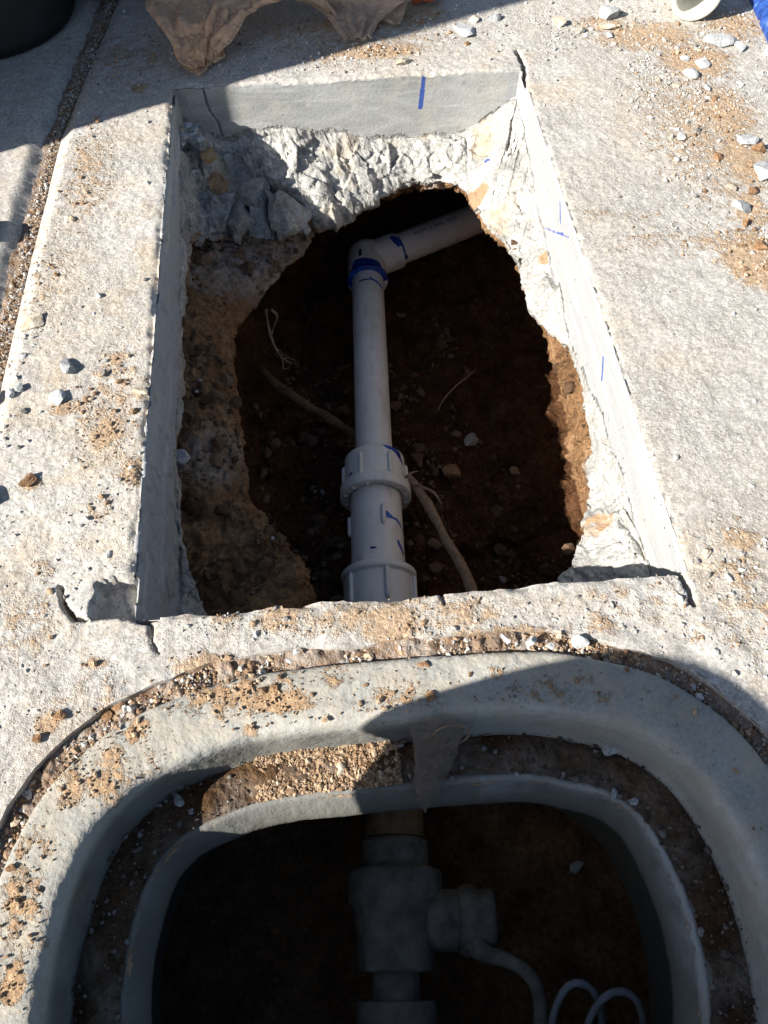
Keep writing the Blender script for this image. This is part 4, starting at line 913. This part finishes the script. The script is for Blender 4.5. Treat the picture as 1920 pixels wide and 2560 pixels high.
GR = [(1500, 60, 400, 60, .9), (1740, 200, 200, 160, 1.0), (1850, 450, 140, 220, 1.0), (1150, 60, 250, 60, .8), (1800, 1420, 200, 200, .5), (1780, 1640, 200, 160, .5), (700, 130, 400, 60, .5), (620, 1560, 250, 60, .7), (1250, 1560, 300, 50, .7),
      (200, 1350, 300, 200, .2), (150, 900, 160, 260, .16), (30, 1000, 40, 300, .6), (100, 1700, 200, 150, .18), (1650, 350, 90, 120, .5)]
den = np.maximum(.018, stain(u, v, GR)) * np.clip(.5 + 1.1 * fbm(P3, .05, 3, 33), 0, 1)
k = (rg.uniform(0, 1, len(u)) < den * .55) & on_slab(u, v)
u, v = u[k], v[k]; sz = .0007 + .0011 * rg.pareto(3.2, len(u)).clip(0, 2.4)
scatter('gravel', np.stack([u, v, hz(u, v) + sz * .35], 1), sz, M_GRIT, 'fine grey concrete grit scattered over the pavement', 'gravel', 2)
print('grit', len(u))
u, v = cands(330000); P3 = np.stack([u, v, 0 * u], 1)
den = np.clip(stain(u, v, DIRT) - .22, 0, 1) ** 1.4 * 1.9 * np.clip(.45 + 1.5 * fbm(P3, .03, 3, 36), 0, 1)
k = (rg.uniform(0, 1, len(u)) < den * .8) & on_slab(u, v); u, v = u[k], v[k]; sz = .0006 + .0010 * rg.pareto(3.0, len(u)).clip(0, 2.8)
scatter('soil_crumbs', np.stack([u, v, hz(u, v) + sz * .4], 1), sz, M_CRUMB, 'brown soil crumbs strewn in patches over the pavement', 'soil crumbs', 3)
print('crumbs', len(u))
# gap round the box and joint gravel
u, v = cands(110000, -.42, .5, -.1, .32); k = inpoly(u, v, boxpoly) & ~inpoly(u, v, outp); u, v = u[k], v[k]
u2 = rg.uniform(0, 1, 6500); v2 = rg.uniform(-.05, 1.5, 6500) * 1.0; u2 = edge_left(v2) + (edge_joint(v2) - edge_left(v2)) * u2
m = rg.uniform(0, 1, len(u)) < .68; sz = .0007 + .0012 * rg.pareto(2.8, len(u)).clip(0, 2.6)
pos = np.stack([u, v, -.0105 + .004 * fbm(np.stack([u, v, 0 * u], 1), .03, 2, 6) + rg.uniform(-.002, .003, len(u))], 1)
sz2 = .0005 + .0009 * rg.pareto(2.6, len(u2)).clip(0, 2.4); pos2 = np.stack([u2, v2, -.012 + rg.uniform(0, .004, len(u2))], 1)
m2 = rg.uniform(0, 1, len(u2)) < .4
kk = rg.uniform(0, 1, len(u)) < .5 + .3 * (v > .19); u, v, sz, pos, m = u[kk], v[kk], sz[kk], pos[kk], m[kk]
scatter('gap_gravel', np.concatenate([pos[~m], pos2[m2]]), np.concatenate([sz[~m], sz2[m2]]), M_GRIT, 'small pale gravel filling the joint and the gap round the box', 'gravel', 4)
scatter('gap_crumbs', np.concatenate([pos[m], pos2[~m2]]), np.concatenate([sz[m], sz2[~m2]]), M_CRUMB, 'brown crumbs filling the joint and the gap round the box', 'soil crumbs', 5)
# on the box: rim crumbs, ledge grit
u, v = np.concatenate([cands(60000, -.32, .37, -.06, .26), cands(9000, -.10, .03, .12, .2)], 1); inn = offset(BOXOUT, -.052); inn2 = offset(BOXOUT, -.058); inn3 = offset(BOXOUT, -.0965)
pl = lambda Q: [(p[0], p[1]) for p in Q[::2]]
rim = inpoly(u, v, outp) & ~inpoly(u, v, pl(inn)); led = inpoly(u, v, pl(inn2)) & ~inpoly(u, v, pl(inn3))
den = np.clip(stain(u, v, DR) - .25, 0, 1) + .02; k = rim & (rg.uniform(0, 1, len(u)) < den * .7)
sz = .0005 + .0009 * rg.pareto(3.2, k.sum()).clip(0, 2.4)
scatter('rim_crumbs', np.stack([u[k], v[k], .001 + sz * .3], 1), sz, M_CRUMB, 'soil crumbs stuck on the top of the meter box rim', 'soil crumbs', 6)
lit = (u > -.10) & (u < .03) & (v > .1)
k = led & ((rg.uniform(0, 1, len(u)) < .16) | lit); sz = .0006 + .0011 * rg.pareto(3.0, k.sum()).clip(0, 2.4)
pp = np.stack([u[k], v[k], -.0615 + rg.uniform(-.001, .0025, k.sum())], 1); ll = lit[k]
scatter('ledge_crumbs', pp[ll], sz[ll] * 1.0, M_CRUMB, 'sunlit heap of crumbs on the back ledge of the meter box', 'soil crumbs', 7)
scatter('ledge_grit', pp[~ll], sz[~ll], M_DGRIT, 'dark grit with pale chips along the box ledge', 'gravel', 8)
# clods lying on the floor of the pit
CV, CF, n0_ = [], [], 0
for k in range(75):
    a_, b_ = rg.uniform(-.16, .36), rg.uniform(.34, 1.02)
    if k > 30: a_, b_ = rg.normal(.26, .05), rg.normal(.52, .10)
    if b_ < .33: continue
    P_, F_ = stone_mesh('c', 300 + k, 3, flat=.75, el=1.2, rough=.34); r_ = .004 + .006 * min(rg.pareto(2.6), 2.2)
    q = rg.uniform(0, 6.28); P_ = np.stack([P_[:, 0] * math.cos(q) - P_[:, 1] * math.sin(q), P_[:, 0] * math.sin(q) + P_[:, 1] * math.cos(q), P_[:, 2]], 1) * r_
    CV.append(P_ + np.array([a_, b_, drop(a_, b_) + r_ * .3])); CF.append(F_ + n0_); n0_ += len(P_)
mesh_np('pit_clods', np.concatenate(CV), np.concatenate(CF), mat_stone('dark_clod', (.05, .028, .017), (.15, .09, .052), 160, .003), label='loose dark earth clods littering the floor of the dug hole', cat='earth clods', kind='stuff')  # darker colour than the clods on the pavement
# crumbs on the soil banks
pos = []
uu, vv = rg.uniform(-.22, .42, 6500), rg.uniform(.33, 1.15, 6500)
for a_, b_ in zip(uu, vv):
    z_ = drop(a_, b_)
    pos.append((a_, b_, z_ + .001))
pos = np.array(pos); pos = pos[(fbm(pos, .07, 3, 61) > -.05)]; sz = .0010 + .0022 * rg.pareto(2.2, len(pos)).clip(0, 4.5)
scatter('pit_crumbs', pos, sz, mat_grit('pit_crumb', (.07, .04, .024), (.11, .066, .038), (.15, .093, .055), (.19, .125, .078)), 'loose brown crumbs and clods lying on the soil inside the hole', 'soil crumbs', 9)
print('scatter', time.time() - T0)

# ------------------------------------------------------------------ plastic bag
M_BAG = mat_film('tan_film', (.99, .71, .49), .14, .004)
M_BAG2 = mat_film('thin_film', (.85, .66, .53), .34, .003)
def sheet(name, secs, mat, nu=90, ns=14, amp=.012, seed=0, parent=None, thick=.0006, fold=9):
    L = crom(np.array([s_[0] for s_ in secs], float), ns, closed=False); Rr = crom(np.array([s_[1] for s_ in secs], float), ns, closed=False)
    t_ = np.linspace(0, 1, nu)[None, :, None]; G = L[:, None, :] * (1 - t_) + Rr[:, None, :] * t_
    n0, n1_ = G.shape[:2]; P_ = G.reshape(-1, 3)
    tt = np.tile(np.linspace(0, 1, nu), n0); ss = np.repeat(np.linspace(0, 1, n0), nu)
    q = np.stack([tt * 1.0, ss * .35, 0 * tt], 1)
    w_ = amp * (1 - np.abs(vn(q, 1 / fold, seed))) ** 2 + amp * .5 * np.abs(vn(q, .5 / fold, seed + 1)) + amp * .25 * vn(q, .2 / fold, seed + 2)
    edge = np.sin(np.pi * np.clip(tt, 0, 1)) ** .5
    P_ = P_ + np.array([0, 0, 1.]) * (w_ * (.35 + .65 * edge))[:, None] + np.array([0, 0, 1.]) * (amp * .28 * facet(P_, .035, seed + 9, 1.2))[:, None] + .004 * np.stack([vn(P_, .02, seed + 5), vn(P_, .02, seed + 6), 0 * tt], 1)
    o = mesh_np(name, P_, gridfaces(n0, n1_), mat)
    m = o.modifiers.new('thickness', 'SOLIDIFY'); m.thickness = thick
    if parent: put(o, parent)
    return o
bag = empty('plastic_bag', A(600, 60, 0), 'crumpled thin tan plastic bag lying in the shade at the top', 'plastic bag')
sheet('bag_body', [(A(330, -120, .06), A(1000, -120, .05)), (A(400, -40, .06), A(850, -50, .06)), (A(368, 22, .05), A(735, 0, .05)), (A(403, 75, .045), A(628, 38, .045)), (A(428, 118, .03), A(598, 76, .035)), (A(446, 158, .015), A(560, 126, .02)), (A(486, 184, .006), A(552, 142, .01))], M_BAG, 200, 24, .014, 3, bag, fold=6)
sheet('bag_flap', [(A(440, 140, .012), A(552, 112, .016)), (A(455, 162, .006), A(560, 140, .01)), (A(494, 190, .003), A(540, 160, .004))], M_BAG, 40, 10, .005, 9, bag, fold=3)
sheet('bag_film', [(A(680, -60, .04), A(1100, -60, .04)), (A(735, -2, .03), A(1015, 0, .03)), (A(800, 20, .02), A(985, 25, .02)), (A(838, 80, .008), A(945, 60, .01)), (A(866, 106, .003), A(928, 104, .004))], M_BAG2, 80, 14, .008, 14, bag, fold=4)
sheet('bag_film', [(A(930, -40, .03), A(1060, -40, .03)), (A(940, 0, .02), A(1030, 2, .02)), (A(948, 38, .008), A(1010, 40, .01)), (A(985, 62, .003), A(1000, 66, .003))], M_BAG2, 30, 10, .006, 18, bag, fold=3)
sheet('bag_film', [(A(700, -40, .05), A(800, -40, .05)), (A(735, 0, .04), A(812, 6, .04)), (A(780, 22, .02), A(838, 30, .03)), (A(808, 38, .01), A(836, 46, .012))], M_BAG2, 30, 10, .006, 22, bag, fold=3)

# ------------------------------------------------------------------ black bucket, tool bag, white coupling, blue sack
def turn(name, c, prof, mat, n=64, parent=None, **kw):
    an = np.linspace(0, 2 * math.pi, n, endpoint=False)
    G = np.array([[(c[0] + r_ * math.cos(a_), c[1] + r_ * math.sin(a_), c[2] + z_) for a_ in an] for r_, z_ in prof])
    o = mesh_np(name, G.reshape(-1, 3), gridfaces(len(prof), n, closed=True), mat, **kw)
    if parent: put(o, parent)
    return o
def bucket(loc, r, h, label, sc=1.12):
    b = empty('bucket', loc, label, 'bucket', 'black buckets')
    turn('bucket_body', loc, [(0, .004), (r * .9, .004), (r * .97, .001), (r, .008), (r * 1.0, .018), (r * .985, .022), (r * (1 + (sc - 1) * .5), h * .5), (r * sc, h), (r * sc - .004, h), (r * .96, .02), (r * .9, .014), (0, .014)], M_BLACK, parent=b)
    turn('rim', loc, [(r * sc - .001, h - .012), (r * sc + .006, h - .012), (r * sc + .008, h - .004), (r * sc + .004, h + .003), (r * sc - .004, h + .002)], M_BLACK, parent=b)
    sweep('handle', [(loc[0] + math.cos(q) * (r * sc + .009), loc[1] - .02 - abs(math.sin(q)) * .02, loc[2] + h - .03 - math.sin(q) * .10) for q in np.linspace(0, math.pi, 11)], .003, M_CABLE, 8, 4, parent=b)
    return b
bucket((-.522, 1.392, 0), .150, .30, 'black rubber bucket standing in the shade at the upper left corner')
tb = empty('tool_bag', (-.30, 1.56, 0), 'black cloth tool bag behind the crumpled plastic bag', 'tool bag')
def blob(name, c, s_, mat, seed, parent, e=4.0):
    bm = bmesh.new(); bmesh.ops.create_icosphere(bm, subdivisions=4, radius=1); P_ = np.array([v_.co[:] for v_ in bm.verts]); F_ = np.array([[q.index for q in f.verts] for f in bm.faces]); bm.free()
    P_ = P_ / ((np.abs(P_) ** e).sum(1) ** (1 / e))[:, None] * np.array(s_); P_ += np.array(c); P_ = P_ + .008 * np.stack([vn(P_, .05, seed), vn(P_, .05, seed + 1), vn(P_, .05, seed + 2)], 1)
    o = mesh_np(name, P_, F_, mat); put(o, parent); return o
blob('bag_body', (-.28, 1.515, .09), (.145, .105, .09), M_BLACK, 3, tb)
sweep('handle', [(-.36, 1.56, .17), (-.34, 1.55, .23), (-.26, 1.55, .26), (-.18, 1.55, .23), (-.16, 1.56, .17)], .008, M_BLACK, 8, 6, parent=tb)
# coupling lying on its side, mouth to the viewer
M_CREAM = mat_plain('cream_pvc', (.78, .76, .66), .4, .4, .08, 30)
cA = np.array([.612, 1.262, .0385]); cB = cA + np.array([.10, .62, .02]) * .14
lathe('pipe_coupling', cA, cB, [(.06, .0285), (.004, .0290), (0, .0300), (0, .0365), (.002, .0385), (.08, .0385), (.082, .036), (.082, .029), (.06, .0285)], M_CREAM, 72, (), label='short white pipe coupling lying on its side at the top right', cat='pipe coupling')
# blue printed sack corner
def mat_blue():
    s = NT('blue_print', .45, .4); vv = s.vor(55, 'SMOOTH_F1'); n = s.noise(70, 3)
    c = s.ramp(n, (.35, (.012, .035, .17)), (.6, (.03, .09, .33)), (.72, (.16, .25, .48)))
    return s.done(c, s.bump(n, .0012, .6))
e0 = [A(1862, -25, 0), A(1925, 122, 0), A(2060, 200, 0), A(2300, 0, 0), A(2150, -160, 0), A(1950, -160, 0)]
G = []
c = np.array(e0)[:, :].mean(0)
E6_ = crom(np.array(e0), 10) if False else lin(e0, 12)
for f, z_ in [(1.0, .0), (1.0, .004), (.985, .012), (.95, .018), (.8, .022), (.5, .024), (.2, .025), (.01, .025)]:
    Q = c + (E6_ - c) * f; Q[:, 2] = z_; G.append(Q)
G = np.array(G); P = G.reshape(-1, 3); P[:, 2] += .002 * vn(P, .03, 4) * (P[:, 2] > .003)
sk = mesh_np('cement_sack', P, gridfaces(*G.shape[:2], closed=True), mat_blue(), label='blue printed sack with a white roll beside it cut by the top right corner', cat='sack')
lathe('white_cap', at(1922, 136, 0) + [0.006, 0, .0], at(1922, 136, 0) + [.006, 0, .02], [(0, .012), (.010, .012), (.012, .010), (.012, .0005)], M_CREAM, 32, (), label='round white cap lying below the blue sack at the right edge', cat='cap')
sk['label'] = 'blue printed sack cut by the top right corner of the photo'
# orange scrap beside the bag
sheet('orange_scrap', [(A(1050, -30, .01), A(1130, -30, .01)), (A(1030, -5, .006), A(1095, -2, .006)), (A(1038, 10, .003), A(1075, 8, .003))], mat_plain('orange_film', (.55, .12, .03), .4), 24, 8, .004, 31, None, fold=3)
tag(bpy.data.objects['orange_scrap'], 'small orange plastic scrap in the soil right of the tan bag', 'scrap')
# ------------------------------------------------------------------ unseen props added past the frame to cast its shadows
def sunframe(t_, w_, z_): return (math.cos(SUN_AZ) * t_ - math.sin(SUN_AZ) * w_, math.sin(SUN_AZ) * t_ + math.cos(SUN_AZ) * w_, z_)
# added plate, outlined to throw the shadow on the box; leans on a bucket
_lo = [(0, .0), (.10, .012), (.16, .05), (.21, .11), (.245, .17), (.268, .205), (.273, .235), (.263, .275), (.249, .313), (.236, .341), (.223, .362), (.19, .393), (.146, .411), (.08, .418), (0, .420)]
_lo = _lo + [(-x, y) for x, y in _lo[-2:0:-1]]
OL = crom(np.array([(x, y, 0) for x, y in _lo]), 6); OC = np.array([0, .21, 0])
G = []
OL[:, 1] *= 1.035
for f, th_ in [(.0, 0), (.9, 0), (.985, .002), (1, .006), (1, .036), (.985, .04), (.9, .04), (.0, .04)]:
    Q = OC + (OL - OC) * f
    G.append([sunframe(-.288 - th_ - q[1] * .04, -.10 + q[0], q[1] + .002) for q in Q])
G = np.array(G)
mesh_np('shadow_plate', G.reshape(-1, 3), gridfaces(*G.shape[:2], closed=True), M_GREEN, smooth=False, label='unseen oval cover of the meter box propped on its long edge', cat='caster')
bucket(sunframe(-.54, -.10, 0), .13, .30, 'unseen black bucket added to prop the shadow plate')
# tall bin added out of view to throw the upper left shadow
tbn = empty('shadow_bin', sunframe(-.62, 1.40, 0), 'unseen tall black refuse bin past the upper left edge', 'refuse bin')
def boxs(name, t0, t1, w0, w1, z0, z1, top=1.0):
    c = []
    for z_, f in ((z0, 1.0), (z1, top)):
        for a_, b_ in ((t0, w0), (t1, w0), (t1, w1), (t0, w1)): c.append(sunframe(a_, b_, z_))
    o = mesh_np(name, c, np.array([[0, 3, 2, 1], [4, 5, 6, 7], [0, 1, 5, 4], [1, 2, 6, 5], [2, 3, 7, 6], [3, 0, 4, 7]]), M_BLACK, smooth=False); put(o, tbn)
    m = o.modifiers.new('b', 'BEVEL'); m.width = .012; m.segments = 3
boxs('bin_body', -.95, -.34, 1.113, 1.70, .05, .95); boxs('lid', -.97, -.32, 1.108, 1.72, .955, 1.0)
for w_ in (1.16, 1.60):
    p_ = np.array(sunframe(-.88, w_, .09)); q_ = np.array(sunframe(-.88, w_ + .05, .09)); lathe('wheel', p_, q_, [(0, .01), (0, .085), (.005, .09), (.045, .09), (.05, .085), (.05, .01)], M_BLACK, 32, (), tbn)
print('done', time.time() - T0)
